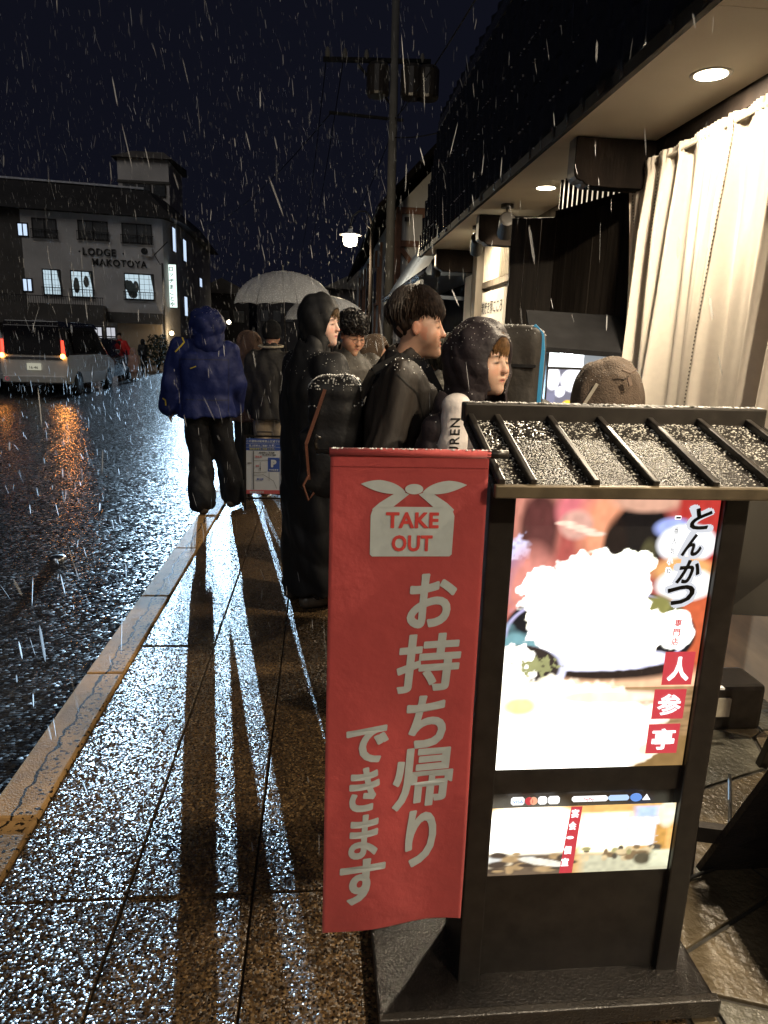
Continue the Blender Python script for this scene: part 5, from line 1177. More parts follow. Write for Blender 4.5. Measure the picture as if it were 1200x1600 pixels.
def build_hood(P, par, m_, h=.008, r=(.118,.13,.145), c=(0,-.02,.02), op=(.07,.09,.095), opc=(0,.115,-.012), th=.016, fold=.005, seed=5, drop=.12, dropr=.1, quilt=0, cavity=True, name='hood', point=0):
    Mh = headframe(P); o = Vector(P['head']); e = .26
    S_ = SD(axis(o.x-e, o.x+e, h), axis(o.y-e, o.y+e, h), axis(o.z-e-.05, o.z+e, h)).frame(Mh)
    S_.ell(c, r, .03)
    if point: S_.ell((0, -.08, .1), (.06,.06,.05), .05)
    S_.cap((c[0], c[1]-.0, c[2]-.08), (c[0], c[1]-.0, c[2]-.08-drop), dropr, dropr*1.05, k=.05)
    S_.disp(waves(seed, (22,45), fold, (1,1,.5), True))
    if quilt: S_.disp(lambda X, Y, Z: -quilt*np.abs(np.sin(Z*60+Y*8))**.5)
    if cavity: S_.ell(c, tuple(q-th for q in r), .008, sub=True); S_.cap((0,-.0,-.08), (0,.02,-.22), dropr-th, dropr-th, k=.01, sub=True)
    S_.ell(opc, op, .012, sub=True)
    o_ = link(name, S_.mesh(name), m_, par, True)
    return o_
def build_hair(P, par, m_, n=1300, seed=2, length=1.0, r=(.084,.105,.104), c=(0,-.02,.04), fringe=.035, side=-.02, back=-.09, lift=.012, w=.0035, curl=.0):
    Mh = headframe(P); rr = random.Random(seed); o = Vector(P['head'])
    S_ = SD(axis(o.x-.14, o.x+.14, .006), axis(o.y-.16, o.y+.16, .006), axis(o.z-.14, o.z+.18, .006)).frame(Mh)
    S_.ell(c, tuple(q*.94 for q in r), .01); S_.ell((0,.12,-.045), (.085,.105,.108), .012, sub=True)
    for q in (-1, 1): S_.ell((q*.1,.035,-.04), (.05,.065,.055), .01, sub=True)
    S_.box((0,0,-.16), (.2,.2,.085), .01, .02, sub=True)
    S_.frame(None); S_.disp(waves(seed, (60,110), .004, (1,1,1), True))
    cap = link('hair', S_.mesh('hair'), m_, par, True)
    b = MB(); cr = Vector((0,-.035,0))
    for i in range(n):
        az = rr.uniform(0, 2*PI); th0 = rr.uniform(.05, 1.25)*rr.random()**.25; d = rr.gauss(0,.15)
        front = math.cos(az); az0 = az
        zend = fringe if front > .35 else (side if front > -.35 else back); zend += rr.uniform(-.022,.02); lf = lift*rr.uniform(.5,1.5)
        pts = []; th = th0; st = rr.uniform(.5,1.0)*length; nst = 6
        for k in range(nst+1):
            t = k/nst; a2 = az0+d*t+curl*math.sin(t*5+i); tt = th+st*t
            tt = min(tt, 2.3)
            q = Vector((math.sin(tt)*math.sin(a2)*r[0], math.sin(tt)*math.cos(a2)*r[1], math.cos(tt)*r[2]))*(1+(lf*(math.sin(PI*min(1,t*1.1))*.7+.35*t)+.002*rr.random())/.095)+Vector(c)
            if q.z < zend: 
                if len(pts) > 1: break
            pts.append(Mh@q)
        if len(pts) < 3: continue
        m_n = len(pts); b.tube(pts, [w*(.5+.7*math.sin(PI*min(.8,j/(m_n-1)+.15)))*(1 if j < m_n-1 else .15) for j in range(m_n)], 3, caps=False)
    link('hair_strands', b.mesh('hair_strands'), m_, cap, False)
    return cap
def flecks(obj, n, seed, par, nz=.3, size=(.0015,.004), zmin=-9, col=None, box=None):
    """wet snow caught on the upper faces of a garment"""
    m = obj.data; r = random.Random(seed); ps = [p for p in m.polygons if p.normal.z > nz and p.center.z > zmin and (box is None or all(box[i][0] <= p.center[i] <= box[i][1] for i in range(3)))]
    if not ps: return
    b = MB()
    for _ in range(n):
        p = r.choice(ps); c = Vector(p.center)+Vector(p.normal)*.001; s_ = r.uniform(*size)*r.uniform(.5,1)
        b.add([c+Vector(q)*s_ for q in ((1,0,0),(0,1,0),(-1,0,0),(0,-1,0),(0,0,1),(0,0,-1))], [(0,1,4),(1,2,4),(2,3,4),(3,0,4),(1,0,5),(2,1,5),(3,2,5),(0,3,5)])
    o = link('snow_flecks', b.mesh('snow_flecks'), col or M['fleck'], obj); o['kind'] = 'stuff'; return o
M['fleck'] = mat('wet_snow_fleck', (.7,.7,.68), .3, var=.1)
M['hair'] = mat('dark_hair', (.026,.016,.011), .5, var=.5, scale=60, spec=.3)
M['hair_brown'] = mat('light_brown_hair', (.2,.11,.045), .4, var=.5, scale=60, spec=.6)
M['skin_lined'] = None
def surf_decal(obj, pts, width, m_, name, origin, off=.004):
    """ribbon laid on a garment: pts are local (x, z) seen along +y or given rays"""
    dg = bpy.context.evaluated_depsgraph_get(); bv = BVHTree.FromPolygons([v.co for v in obj.data.vertices], [tuple(p.vertices) for p in obj.data.polygons]); hits = []
    for (o_, d_) in pts:
        h = bv.ray_cast(Vector(o_), Vector(d_))
        if h[0] is not None: hits.append((h[0]+h[1]*off, h[1]))
    if len(hits) < 2: return None
    b = MB(); v = []
    for i, (p, nn) in enumerate(hits):
        a = hits[max(0, i-1)][0]; c = hits[min(len(hits)-1, i+1)][0]; sd = (c-a).normalized().cross(nn).normalized()*width/2; v += [p-sd, p+sd]
    b.add(v, [(2*i, 2*i+1, 2*i+3, 2*i+2) for i in range(len(hits)-1)])
    return link(name, b.mesh(name), m_, obj)
def lerp_pts(ps, n=8):
    out = []
    for a, c in zip(ps, ps[1:]):
        for i in range(n): out.append(tuple(Vector(a).lerp(Vector(c), i/n)))
    out.append(tuple(ps[-1])); return out

# ---- 1 person in the blue ski jacket, seen from behind
t = thing('person', 'person in a big blue hooded ski jacket, seen from behind beside the kerb', 'person', (-.98,6.2,0), R(4))
P = joints(1.74, head=(.02,.0,1.60), hyaw=R(6), anL=(-.06,-.10,.08), toL=(-.10,.06,.03), knL=(-.07,.03,.5), anR=(.205,.16,.08), toR=(.25,.31,.03), knR=(.14,.08,.5),
           elL=(-.285,.0,1.13), wrL=(-.31,.02,.93), shL=(-.21,0,1.40), shR=(.20,0,1.40), elR=(.245,.03,1.14), wrR=(.22,.16,.93))
build_body(P, t, .016); m_blue = cloth('blue_ski_jacket', (.008,.016,.095), .6, scale=6, bump=.2)
jk = build_jacket(P, t, m_blue, thick=.048, hem=.86, flare=.03, wide=1.04, fold=.013, seed=4, sleeve=.07, cuff=.078, collar=.08, colr=.12, depth=1.15, fr=(9,17,30))
hd = build_hood(P, t, m_blue, h=.011, r=(.155,.155,.155), c=(0,-.03,.02), op=(.09,.1,.11), opc=(0,.15,0), drop=.08, dropr=.135, fold=.012, seed=8, th=.025)
build_legs(P, t, cloth('black_ski_trousers', (.012,.012,.014), .5), r0=.11, r1=.094, fold=.012, bell=1.18)
yel = mat('yellow_tape', (.55,.42,.04), .5, var=.1); gry = mat('grey_print', (.3,.32,.36), .5)
bk_ = lambda ps: [((x,-1,z),(0,1,0)) for x, z in lerp_pts(ps)]
surf_decal(jk, bk_([(-.19,1.52),(-.165,1.47),(-.215,1.41),(-.235,1.39)]), .012, yel, 'yellow_trim', None)
surf_decal(jk, bk_([(-.11,1.26),(-.06,1.28)]), .008, yel, 'yellow_trim', None); surf_decal(jk, bk_([(-.36,1.0),(-.335,.985),(-.335,.94)]), .012, yel, 'yellow_trim', None)
surf_decal(jk, bk_([(.06,1.43),(.115,1.43)]), .007, gry, 'grey_print', None); surf_decal(jk, bk_([(.12,1.43),(.12,1.36)]), .007, gry, 'grey_print', None)
for z_ in (1.0, 1.335): surf_decal(jk, bk_([(-.2,z_),(.2,z_)]), .004, M['black'], 'seam', None)
for x_ in (-.2, .2): surf_decal(jk, bk_([(x_,1.335),(x_*.95,.9)]), .004, M['black'], 'seam', None)
flecks(hd, 120, 1, t, .4)

# ---- 2 man in the black jacket, centre
t = thing('person', 'young man with short dark hair and black zip jacket, profile turned right', 'person', (.335,2.78,0), R(-96))
P = joints(1.70, head=(-.01,.065,1.565), hyaw=R(10), hs=.95, wrL=(-.20,.2,.92), wrR=(.22,.17,.90), elR=(.25,-.06,1.1), shR=(.19,-.02,1.37), shL=(-.18,0,1.37))
P['head'] = (-.0,.05,1.572); P['hyaw'] = R(-8)
_, Mh = build_body(P, t, .0045); m_bj = cloth('black_brown_jacket', (.032,.026,.022), .5, scale=9, bump=.6, bscale=18, stretch=(1,1,.45))
jk = build_jacket(P, t, m_bj, h=.008, thick=.04, hem=.80, flare=.02, fold=.012, seed=12, collar=.03, colr=.075, fr=(13,27,60), sleeve=.058, st=(1,1,.3))
# stand-up collar flap
S_ = SD(axis(-.16,.16,.008), axis(-.14,.17,.008), axis(1.33,1.52,.008)); S_.cap((0,-.02,1.37),(0,.0,1.45),.105,.085,k=.02); S_.ell((0,.14,1.47),(.05,.10,.12),.015,sub=True); S_.cap((0,.0,1.40),(0,.02,1.56),.078,.078,k=.01,sub=True); S_.disp(waves(3,(30,),.004,ridged=True)); link('collar', S_.mesh('collar'), cloth('black_collar', (.012,.010,.010), .6), t, True)
build_legs(P, t, cloth('dark_trousers', (.015,.015,.018), .6))
build_hair(P, t, M['hair'], n=3600, fringe=.036, side=.034, back=-.06, r=(.081,.106,.108), lift=.015, w=.0022, length=.8)
zp = lambda ps: [((x,1,z),(0,-1,0)) for x, z in lerp_pts(ps)]
xs_ = lambda ps: [((1,y,z),(-1,0,0)) for y, z in lerp_pts(ps)]
for q_ in ([(-.03,1.40),(.045,1.33),(.075,1.22),(.08,1.05)],[(.08,1.14),(.17,1.13)],[(-.08,.98),(.0,.97)]): surf_decal(jk, xs_(q_), .0045, M['black'], 'seam', None)
surf_decal(jk, zp([(.0,1.36),(.0,.9)]), .012, M['black'], 'zip', None); surf_decal(jk, [((1,y,z),(-1,0,0)) for y, z in lerp_pts([(.09,1.2),(.10,1.05)])], .006, M['steel'], 'pocket_zip', None)
flecks(jk, 260, 5, t, .35, zmin=1.25)
bpk = thing('backpack', 'black backpack dusted with wet snow, brown leather strap, worn by the man in the centre', 'backpack', (.335,2.78,0), R(-96))
S_ = SD(axis(-.2,.2,.01), axis(-.48,-.1,.01), axis(.88,1.42,.01)); S_.box((0,-.27,1.14),(.155,.10,.23),.06,.02); S_.box((0,-.37,1.05),(.12,.035,.11),.03,.03); S_.disp(waves(9,(14,30),.008,ridged=True)); pk = link('pack', S_.mesh('pack'), cloth('black_pack_cloth', (.012,.012,.013), .5), bpk, True)
for q in (-1, 1):
    b = MB(); pth = [(q*.09,-.17,1.30),(q*.11,-.12,1.40),(q*.12,-.02,1.455),(q*.13,.08,1.42),(q*.14,.15,1.30),(q*.15,.14,1.15),(q*.15,.02,1.0),(q*.13,-.16,.95)]
    for a, d in zip(pth, pth[1:]): b.bar(a, d, .035, .01, up=(q,0,.3))
    b.build('shoulder_strap', cloth('strap_cloth', (.02,.018,.016), .6), bpk)
M['leather'] = mat('brown_leather', (.13,.05,.03), .45, var=.2)
b = MB(); b.bar((.16,-.30,1.33),(.168,-.37,1.12),.013,.004,up=(1,0,0)); b.bar((.165,-.37,1.12),(.15,-.36,.98),.01,.005,up=(1,0,0)); b.tube([(.16,-.36,1.0),(.17,-.38,.96),(.165,-.36,.90),(.16,-.34,.93)],.005,6); b.build('leather_strap', M['leather'], bpk)
flecks(pk, 420, 3, bpk, .15, (.002,.006), zmin=1.25)

# ---- 3 boy in the black hood with the white sleeve
t = thing('person', 'boy in a black quilted hood and vest with a white sleeve, smiling to the right', 'person', (.50,2.47,0), R(-118))
P = joints(1.50, head=(-.03,.075,1.452), hyaw=R(-22), hs=.90, elR=(.22,-.04,1.0), wrR=(.23,.1,.80), shR=(.17,-.02,1.23), shL=(-.15,0,1.23))
_, Mh = build_body(P, t, .0045, skin=(.62,.40,.29)); m_bh = cloth('black_padded_nylon', (.03,.023,.026), .5, scale=14, bump=.3)
jk = build_jacket(P, t, m_bh, h=.009, thick=.045, hem=.78, quilt=.010, qstep=.085, fold=.006, seed=21, collar=.05, colr=.10, sleeve=.03, cuff=.03, name='vest')
S_ = SD(axis(.05,.40,.008), axis(-.2,.3,.008), axis(.7,1.36,.008)); q0 = Vector((.185,.045,1.30)); q1 = Vector((.215,.045,1.02)); q2 = Vector((.22,.13,.80)); S_.cap(q0,q1,.044,.047,k=.04); S_.cap(q1,q2,.047,.045,k=.03); S_.disp(waves(31,(20,44),.006,(1,1,2.2),True)); slv = link('white_sleeve', S_.mesh('white_sleeve'), cloth('white_nylon_sleeve', (.72,.66,.63), .5, var=.05), t, True)
hd = build_hood(P, t, m_bh, h=.0065, r=(.118,.138,.142), c=(0,-.035,.022), op=(.08,.105,.105), opc=(0,.105,-.01), drop=.12, dropr=.11, fold=.007, seed=17, quilt=.004, th=.03)
build_legs(P, t, cloth('dark_trousers_two', (.02,.018,.02), .6))
build_hair(P, t, M['hair_brown'], n=1500, fringe=.018, side=.0, back=0, r=(.082,.106,.098), lift=.008, w=.0026)
flecks(hd, 420, 6, t, .2, (.001,.0028)); flecks(jk, 100, 7, t, .3)
# lettering up the sleeve
dgv = BVHTree.FromPolygons([v.co for v in slv.data.vertices], [tuple(p.vertices) for p in slv.data.polygons])
v_, f_, m0 = text_mesh('LAUREN', .046, .0006, spacing=1.12); bpy.data.meshes.remove(m0); v_ -= [(v_[:,0].min()+v_[:,0].max())/2, 0, 0]
inv = Matrix.Rotation(R(-118), 4, 'Z').inverted(); dirw = (inv @ Vector((.18,1,-.25))).normalized(); rt = (inv @ Vector((1,0,0)))
out = []
for p in v_:
    o_ = Vector((.203,.045,0)); q = Vector((o_.x, o_.y, 1.175+p[0])) - rt*(p[1]-.02)
    h_ = dgv.ray_cast(q-dirw*1.0, dirw); out.append(tuple((h_[0] if h_[0] is not None else q)-dirw*.003))
b = MB(); b.add(out, f_); link('lettering', b.mesh('lettering'), M['black'], slv)

# ---- 4 person in the long black coat and hood
t = thing('person', 'person in a long black coat, hood up, pale face turned right', 'person', (-.035,3.92,0), R(-58))
P = joints(1.70, head=(.02,.04,1.60), hyaw=R(-58), hs=.94, elR=(.27,.02,1.14), wrR=(.15,.25,1.2), elL=(-.25,.05,1.14), wrL=(-.06,.27,1.22))
_, Mh = build_body(P, t, .005, skin=(.72,.47,.38), lips=(.55,.2,.2)); m_lc = cloth('black_bench_coat', (.011,.011,.012), .5, scale=5, bump=.6, bscale=12, stretch=(1,1,.35))
jk = build_jacket(P, t, m_lc, h=.011, thick=.04, hem=.10, flare=.0, fold=.013, seed=33, collar=.06, colr=.095, fr=(9,17,28), name='long_coat', sleeve=.07)
hd = build_hood(P, t, m_lc, h=.008, r=(.112,.13,.15), c=(0,-.02,.022), op=(.08,.085,.10), opc=(0,.108,-.015), drop=.13, dropr=.09, fold=.008, seed=19, th=.014)
build_legs(P, t, M['asphalt'], r0=.09, r1=.07)
build_hair(P, t, mat('dark_blond_hair',(.14,.09,.045),.4,var=.5,scale=60), n=700, fringe=.02, side=.02, back=0.05, r=(.082,.108,.098), lift=.012, w=.0026)
# fur trim on the nape
fur = mat('wet_brown_fur', (.12,.085,.055), .6, var=.5, scale=40)
def fur_roll(par, pts, rad, n, seed, m_):
    r = random.Random(seed); b = MB()
    for _ in range(n):
        k = r.uniform(0, len(pts)-1.001); i = int(k); p = Vector(pts[i]).lerp(Vector(pts[i+1]), k-i); d = Vector((r.gauss(0,1), r.gauss(0,1), r.gauss(0,1)+.2)).normalized()
        q = p+d*rad*r.uniform(.3,.9); e = q+d*rad*.8+Vector((r.uniform(-.5,.5), r.uniform(-.5,.5), -.4))*rad*.6; b.tube([q, q.lerp(e,.5)+d*.002, e], [.0016,.0013,.0003], 3, caps=False)
    o = b.build('fur_trim', m_, par); o['kind'] = 'stuff'; return o
#fur_roll(t, [(-.13,-.06,1.44),(-.07,-.12,1.45),(0,-.145,1.43),(.08,-.12,1.43)], .034, 1800, 2, fur)
flecks(jk, 160, 9, t, .4, zmin=1.3)

# ---- 5 man with glasses, looking down
t = thing('person', 'man with glasses and tousled black hair looking down under the clear umbrella', 'person', (.17,4.55,0), R(-150))
P = joints(1.70, head=(.0,.06,1.555), hyaw=R(2), hpitch=R(-22), hs=.92, elR=(.24,.1,1.1), wrR=(.07,.3,1.15), elL=(-.24,.1,1.1), wrL=(-.05,.3,1.15))
_, Mh = build_body(P, t, .005, skin=(.58,.33,.22)); m_gc = cloth('dark_grey_coat', (.05,.045,.038), .6)
jk = build_jacket(P, t, m_gc, h=.013, thick=.04, hem=.8, fold=.008, seed=41, collar=.04, colr=.085); build_legs(P, t, cloth('dark_trousers_three', (.02,.02,.02), .6))
build_hair(P, t, mat('black_hair',(.012,.010,.009),.35,var=.4,scale=50), n=1500, fringe=.035, side=0, back=-.06, r=(.088,.108,.108), lift=.02, w=.003, curl=.35)
b = MB()
for q in (-1, 1):
    b.tube([Mh@Vector((q*.032+.021*math.cos(a), .099, -.004+.016*math.sin(a))) for a in [2*PI*i/18 for i in range(19)]], .0013, 5); b.tube([Mh@Vector((q*.053,.098,.0)), Mh@Vector((q*.075,.0,.002))], .0012, 5)
b.tube([Mh@Vector((-.011,.1,.0)), Mh@Vector((.011,.1,.0))], .0012, 5); b.build('glasses', M['black'], t)
flecks(jk, 200, 10, t, .4, zmin=1.25)

# ---- 6 small person with a fur hood and a hand at the face
t = thing('person', 'person in a brown fur hood with a pale mitten at the face', 'person', (.36,5.1,0), R(-120))
P = joints(1.50, head=(0,.04,1.43), hyaw=R(0), hs=.9, elR=(.2,.12,1.1), wrR=(.05,.17,1.33)); build_body(P, t, .012)
jk = build_jacket(P, t, cloth('grey_brown_coat', (.10,.085,.065), .7), h=.014, thick=.04, hem=.7, seed=44, fold=.006); hd = build_hood(P, t, cloth('brown_fur_lining', (.11,.075,.05), .9, bump=1, bscale=200), h=.01, r=(.135,.14,.14), op=(.08,.09,.09), seed=4, fold=.006, th=.02)
build_legs(P, t, cloth('grey_trousers', (.06,.06,.06), .7)); flecks(hd, 200, 2, t, .2)
b = MB(); S_ = SD(axis(-.1,.2,.01), axis(.05,.35,.01), axis(1.2,1.5,.01)); S_.cap((.05,.17,1.30),(.03,.20,1.38),.045,.05,k=.02); S_.cap((.06,.2,1.36),(.09,.22,1.41),.02,k=.01); link('mitten', S_.mesh('mitten'), cloth('cream_mitten', (.5,.42,.28), .8), t, True)

# ---- 7 person in grey jacket between the centre man and the boy
t = thing('person', 'person in a snow-dusted grey jacket behind the boy in the hood', 'person', (.60,3.35,0), R(-25))
P = joints(1.56, head=(0,.03,1.42), hs=.92); build_body(P, t, .014); m_gj = cloth('grey_speckled_jacket', (.20,.19,.16), .7, scale=60, var=.5)
jk = build_jacket(P, t, m_gj, h=.013, thick=.05, hem=.7, seed=51, fold=.008, wide=.95); build_hair(P, t, mat('wet_dark_hair',(.03,.028,.02),.4,var=.4), n=1600, side=-.06, back=-.12, fringe=.03, w=.003, length=1.2)
build_legs(P, t, cloth('dark_trousers_four', (.02,.02,.025), .6)); flecks(jk, 300, 12, t, .3, zmin=1.1)

# ---- 8 person carrying the tall instrument case
t = thing('person', 'person mostly hidden behind a tall black case with blue piping', 'person', (.80,3.0,0), R(-12))
P = joints(1.52, head=(0,.04,1.37), hs=.9, hpitch=R(-15)); build_body(P, t, .016); build_jacket(P, t, cloth('black_coat_plain', (.015,.015,.017), .5), h=.014, thick=.035, hem=.7, seed=61); build_legs(P, t, cloth('dark_trousers_five', (.02,.02,.02), .6)); build_hair(P, t, M['hair'], n=500)
cs = thing('instrument_case', 'tall black soft case with bright blue piping worn on a back, beside the boy', 'case', (.755,2.66,0), R(-22))
S_ = SD(axis(-.2,.2,.009), axis(-.16,.16,.009), axis(.72,1.64,.009)); S_.box((0,0,1.16),(.098,.10,.425),.045,.02); S_.disp(waves(7,(11,23),.006,ridged=True)); cse = link('case_body', S_.mesh('case_body'), cloth('black_case_cloth', (.038,.033,.028), .6), cs, True)
b = MB(); pth = [(.098,-.068,.76),(.098,-.07,1.1),(.098,-.07,1.5),(.09,-.068,1.555),(.06,-.06,1.585)]
for a, d in zip(pth, pth[1:]): b.bar(a, d, .014, .018, up=(0,1,0))
b.build('blue_piping', mat('blue_piping',(.05,.32,.62),.5,var=.05), cs)
b = MB(); b.bar((-.08,-.104,1.44),(.08,-.104,1.44),.012,.006,up=(0,1,0)); b.build('seam', M['black'], cs); flecks(cse, 160, 8, cs, .3, zmin=1.5)

# ---- 9 person in the brown hood
t = thing('person', 'person in a brown wool hood with loop tab, beside the curtain', 'person', (1.135,2.68,0), R(10))
P = joints(1.44, head=(0,.03,1.335), hs=.95); build_body(P, t, .016); m_bw = cloth('brown_wool', (.13,.095,.07), .85, scale=30, bump=.8, bscale=160)
jk = build_jacket(P, t, m_bw, h=.013, thick=.045, hem=.65, seed=71, fold=.009, colr=.11, collar=.06)
hd = build_hood(P, t, m_bw, h=.009, r=(.138,.15,.16), c=(0,-.03,-.008), op=(.07,.1,.11), opc=(0,.15,0), drop=.14, dropr=.14, fold=.006, seed=15, th=.02)
build_legs(P, t, cloth('brown_trousers', (.05,.04,.03), .7)); flecks(hd, 160, 3, t, .3, (.001,.0025))
b = MB(); b.bar((-.03,-.172,1.41),(-.022,-.178,1.38),.014,.005,up=(0,1,0)); b.tube([(-.05,-.158,1.435),(-.02,-.165,1.425),(.01,-.16,1.44)],.004,6); b.build('loop_tab', cloth('brown_tab', (.18,.13,.10), .8), hd)
b = MB(); b.bar((-.17,-.02,1.20),(-.10,-.08,1.38),.012,.012); b.bar((-.21,-.05,1.1),(-.17,-.02,1.20),.012,.012); b.build('cord', M['slat'], hd)

# ---- 10, 11 people behind the parking sign
t = thing('person', 'person in black knit cap, dark coat and beige trousers, seen from behind', 'person', (-.47,6.95,0), R(-12))
P = joints(1.66, head=(0,.02,1.56)); build_body(P, t, .016); jk = build_jacket(P, t, cloth('charcoal_coat', (.03,.028,.026), .7), h=.015, thick=.045, hem=.80, wide=.9, seed=81, fold=.008, collar=.05)
build_legs(P, t, cloth('beige_trousers', (.42,.34,.24), .8), r1=.09)
S_ = SD(axis(-.14,.14,.009), axis(-.15,.17,.009), axis(1.46,1.74,.009)).frame(headframe(P)); S_.ell((0,-.01,.035),(.10,.118,.118),.01); S_.box((0,0,-.17),(.2,.2,.13),.01,.01,sub=True); link('knit_cap', S_.mesh('knit_cap'), cloth('black_knit', (.008,.008,.009), .9, bump=.8), t, True)
b = MB(); b.tube([(math.cos(a)*.115, math.sin(a)*.115-.01, 1.455+.01*math.sin(a)) for a in [2*PI*i/24 for i in range(25)]], .011, 6); b.build('pale_collar_edge', cloth('cream_collar', (.45,.4,.3), .8), t)
t = thing('person', 'person in a fuzzy brown hooded coat left of the black knit cap', 'person', (-.72,7.35,0), R(25))
P = joints(1.56, head=(0,.02,1.47)); build_body(P, t, .016); m_fb = cloth('fuzzy_brown_coat', (.14,.085,.06), .95, bump=1, bscale=120)
jk = build_jacket(P, t, m_fb, h=.015, thick=.055, hem=.78, wide=.95, seed=91, fold=.008); build_hood(P, t, m_fb, h=.012, r=(.13,.135,.14), c=(0,-.03,.0), op=(.07,.1,.1), opc=(0,.13,0), drop=.12, dropr=.12, fold=.01, seed=25); build_legs(P, t, cloth('black_trousers_six', (.012,.012,.012), .6), r1=.08)

# ---- far people
def simple_person(label, loc, rz, H, jc, tc, hood=False, hair=True, hem=.84, **k):
    t = thing('person', label, 'person', loc, rz); P = joints(H, **k); build_body(P, t, .02)
    build_jacket(P, t, cloth('coat', jc, .6), h=.022, thick=.035, hem=hem, seed=int(H*100), fold=.004)
    if hood: build_hood(P, t, cloth('hood_cloth', jc, .6), h=.016, th=.025)
    elif hair: 
        S_ = SD(axis(-.14,.14,.014), axis(-.16,.16,.014), axis(P['head'][2]-.12,P['head'][2]+.18,.014)).frame(headframe(P)); S_.ell((0,-.02,.045),(.09,.11,.105),.01); S_.ell((0,.12,-.04),(.075,.09,.09),.01,sub=True); link('hair', S_.mesh('hair'), M['hair'], t, True)
    build_legs(P, t, cloth('trousers', tc, .6), h=.024); return t, P
t, P = simple_person('person in a bright red jacket and black trousers crossing the road beyond the van', (-7.35,27,-.06), R(184), 1.70, (.75,.04,.04), (.012,.012,.012), anL=(-.12,.1,.08), anR=(.1,-.12,.08), elL=(-.3,-.02,1.1), wrL=(-.34,.08,.86), elR=(.3,-.02,1.1), wrR=(.34,.08,.86))
b = MB(); b.box(-.06,.06,.13,.165,.95,1.42); b.build('black_shirt', M['black'], t, bevel=.02)
t, P = simple_person('small child in a pale patterned snowsuit beside the red jacket', (-6.72,26.3,-.06), R(170), 1.12, (.5,.32,.28), (.5,.36,.3), hood=True, hem=.5)
simple_person('dark figure with arms at the sides near the lodge entrance', (-8.7,36,-.06), R(10), 1.45, (.02,.02,.022), (.02,.02,.02), hood=True)
simple_person('dark figure walking away down the middle of the street', (-1.4,13,-.06), R(15), 1.62, (.02,.02,.024), (.015,.015,.015), hood=True)
simple_person('dark figure under the farther clear umbrella', (.08,7.6,0), R(0), 1.55, (.03,.03,.035), (.02,.02,.02), elR=(.22,.05,1.1), wrR=(.06,.2,1.2))
simple_person('person standing with a pale umbrella behind the silver van', (-9.3,25,-.06), R(5), 1.65, (.03,.03,.03), (.02,.02,.02))

# ================================================================ UMBRELLAS
def vinyl():
    m = bpy.data.materials.new('clear_wet_vinyl'); m.use_nodes = True; nt = m.node_tree; N = nt.nodes; L = nt.links; p = N['Principled BSDF']; out = N['Material Output']
    p.inputs['Base Color'].default_value = (.82,.85,.9,1); p.inputs['Roughness'].default_value = .25; p.inputs['Specular IOR Level'].default_value = .7
    tl = N.new('ShaderNodeBsdfTranslucent'); tl.inputs[0].default_value = (.9,.93,.98,1); a = N.new('ShaderNodeMixShader'); a.inputs[0].default_value = .5; L.new(p.outputs[0], a.inputs[1]); L.new(tl.outputs[0], a.inputs[2])
    tr = N.new('ShaderNodeBsdfTransparent'); tr.inputs[0].default_value = (.9,.93,.96,1); g = N.new('ShaderNodeTexCoord')
    v = N.new('ShaderNodeTexVoronoi'); v.inputs['Scale'].default_value = 70; L.new(g.outputs['Object'], v.inputs['Vector']); r = N.new('ShaderNodeMapRange'); r.inputs[1].default_value = .15; r.inputs[2].default_value = .4; r.inputs[3].default_value = .8; r.inputs[4].default_value = .46
    L.new(v.outputs['Distance'], r.inputs[0]); b = N.new('ShaderNodeMixShader'); L.new(r.outputs[0], b.inputs[0]); L.new(tr.outputs[0], b.inputs[1]); L.new(a.outputs[0], b.inputs[2]); L.new(b.outputs[0], out.inputs[0]); return m
M['vinyl'] = vinyl()
def umbrella(label, top, rad, hand, n=8, tilt=(0,0)):
    t = thing('umbrella', label, 'umbrella', top); t.rotation_euler = (tilt[0], tilt[1], .3)
    v = []; f = []; m = 10; seg = 6
    for i in range(m+1):
        q = i/m; z = -rad*.62*(1-math.cos(q*1.42))/(1-math.cos(1.42)); r0 = rad*math.sin(q*1.42)/math.sin(1.42)
        for k in range(n*seg):
            w = (k % seg)/seg; sag = 1-.035*math.sin(PI*w)*q; a = 2*PI*k/(n*seg); v.append((r0*sag*math.cos(a), r0*sag*math.sin(a), z+.018*math.sin(PI*w)*q*q))
    for i in range(m):
        for k in range(n*seg): k2 = (k+1) % (n*seg); f.append((i*n*seg+k, i*n*seg+k2, (i+1)*n*seg+k2, (i+1)*n*seg+k))
    mm = MB(); mm.add(v, f); cn = mm.build('canopy', M['vinyl'], t, smooth=True)
    for k in range(n):
        b = MB(); b.tube([Vector(v[i*n*seg+k*seg])*1.0+Vector((0,0,-.004)) for i in range(m+1)], .0028, 5); rb_ = b.build('rib', M['black_metal'], t)
        b = MB(); b.tube([Vector((0,0,-rad*.45)), Vector(v[5*n*seg+k*seg])], .002, 5); b.build('stretcher', M['steel'], rb_)
    b = MB(); h = Vector(hand)-Vector(top); b.tube([(0,0,.05),(0,0,h.z)], .0055, 8); b.build('shaft', M['black_metal'], t)
    b = MB(); b.tube([(0,0,h.z),(0,0,h.z-.1),(.02,0,h.z-.14),(.05,0,h.z-.13),(.055,0,h.z-.1)], .011, 8); b.build('handle', M['white'], t, smooth=True)
    flecks(cn, 900, int(rad*1000), t, .15, (.002,.005))
umbrella('large clear vinyl umbrella spotted with wet snow, held highest above the queue', (-.345,6.7,2.125), .46, (-.32,6.7,1.2), tilt=(.04,-.05))
umbrella('smaller clear umbrella behind the hooded person and the man with glasses', (.09,7.1,1.95), .43, (.1,7.1,1.1), tilt=(.05,.05))
umbrella('pale umbrella open above the roof of the silver van', (-9.4,25,1.98), .6, (-9.4,25,1.0))

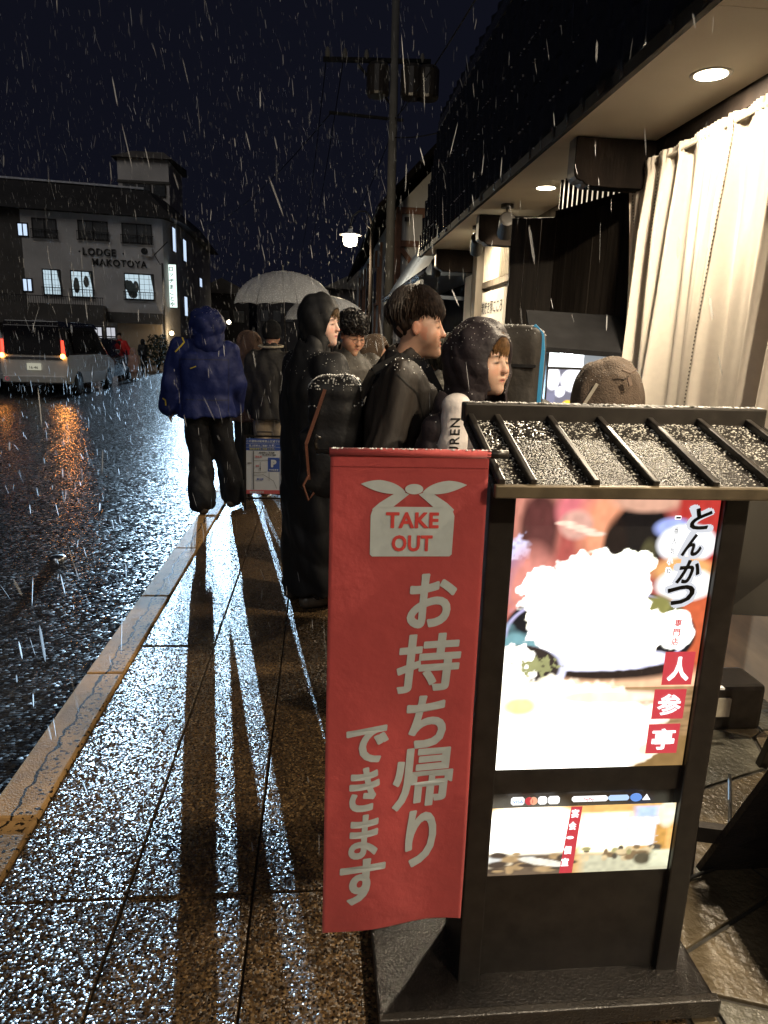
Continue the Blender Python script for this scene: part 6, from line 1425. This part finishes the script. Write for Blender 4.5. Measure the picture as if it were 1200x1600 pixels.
# ================================================================ FALLING SLEET
def sleet():
    r = np.random.default_rng(12); V = []; F = []
    N_ = 17000
    x = r.uniform(-9, 2.2, N_); y = r.uniform(.75, 19, N_)**1.0; z = r.uniform(0, 6.5, N_)
    y = .75+18.25*r.random(N_)**1.25
    keep = (y > 1.15) & ~((x > 1.30) & (z < 2.8)) & ~((x > .3) & (x < 1.0) & (y < 1.6) & (z < 1.4)) & (x < 1.36) & (np.hypot(y, x) > .8)
    x, y, z = x[keep], y[keep], z[keep]; n = len(x)
    L = np.clip(r.lognormal(-2.85, .45, n), .02, .14)*np.where(r.random(n) < .06, 1.6, 1); rad = np.clip(r.lognormal(-6.65, .45, n), .0006, .0035)*np.where(np.hypot(x, y) < 3, r.uniform(.8, 1.6, n), 1)
    tx = r.normal(.05, .10, n)+np.where(r.random(n) < .15, .28, 0); ty = r.normal(-.05, .15, n)
    d = np.stack([tx, ty, -np.ones(n)], -1); d /= np.linalg.norm(d, axis=1)[:,None]; p = np.stack([x, y, z], -1)
    a = p-d*L[:,None]/2; b = p+d*L[:,None]/2; vs_ = [a]
    for s_ in (.2, .8):
        for k in range(3):
            an = 2*PI*k/3; vs_.append(a+(b-a)*s_+np.stack([np.cos(an)*rad, np.sin(an)*rad, 0*rad], -1))
    vs_.append(b); V = np.stack(vs_, 1).reshape(-1, 3)
    f = np.array([(0,1,2),(0,2,3),(0,3,1),(7,5,4),(7,6,5),(7,4,6)]); g = np.array([(1,4,5,2),(2,5,6,3),(3,6,4,1)])
    base = (np.arange(n)*8)[:,None,None]; F3 = (f[None]+base).reshape(-1, 3); F4 = (g[None]+base).reshape(-1, 4)
    m = bpy.data.meshes.new('falling_sleet'); m.from_pydata(V.tolist(), [], F3.tolist()+F4.tolist()); m.update()
    mt = bpy.data.materials.new('sleet'); mt.use_nodes = True; nt = mt.node_tree; q = nt.nodes['Principled BSDF']; q.inputs['Base Color'].default_value = (.9,.92,.95,1); q.inputs['Roughness'].default_value = .35
    tl = nt.nodes.new('ShaderNodeBsdfTranslucent'); tl.inputs[0].default_value = (.9,.92,.95,1); mi = nt.nodes.new('ShaderNodeMixShader'); mi.inputs[0].default_value = .6; tr = nt.nodes.new('ShaderNodeBsdfTransparent'); m2 = nt.nodes.new('ShaderNodeMixShader'); m2.inputs[0].default_value = .38
    L_ = nt.links; L_.new(q.outputs[0], mi.inputs[1]); L_.new(tl.outputs[0], mi.inputs[2]); L_.new(tr.outputs[0], m2.inputs[1]); L_.new(mi.outputs[0], m2.inputs[2]); L_.new(m2.outputs[0], nt.nodes['Material Output'].inputs[0])
    at_ = nt.nodes.new('ShaderNodeAttribute'); at_.attribute_name = 'film'; L_.new(at_.outputs['Fac'], m2.inputs[0])
    dist = np.hypot(x, y); op = np.clip(r.lognormal(-1.05, .55, n), .08, .85)*np.where(dist < 3, .45, 1)
    m.attributes.new('film', 'FLOAT', 'POINT').data.foreach_set('value', np.repeat(op, 8).astype(np.float32))
    o = link('falling_sleet', m, mt); tag(o, 'streaks of wet snow falling everywhere across the street', 'snow', kind='stuff')
sleet()
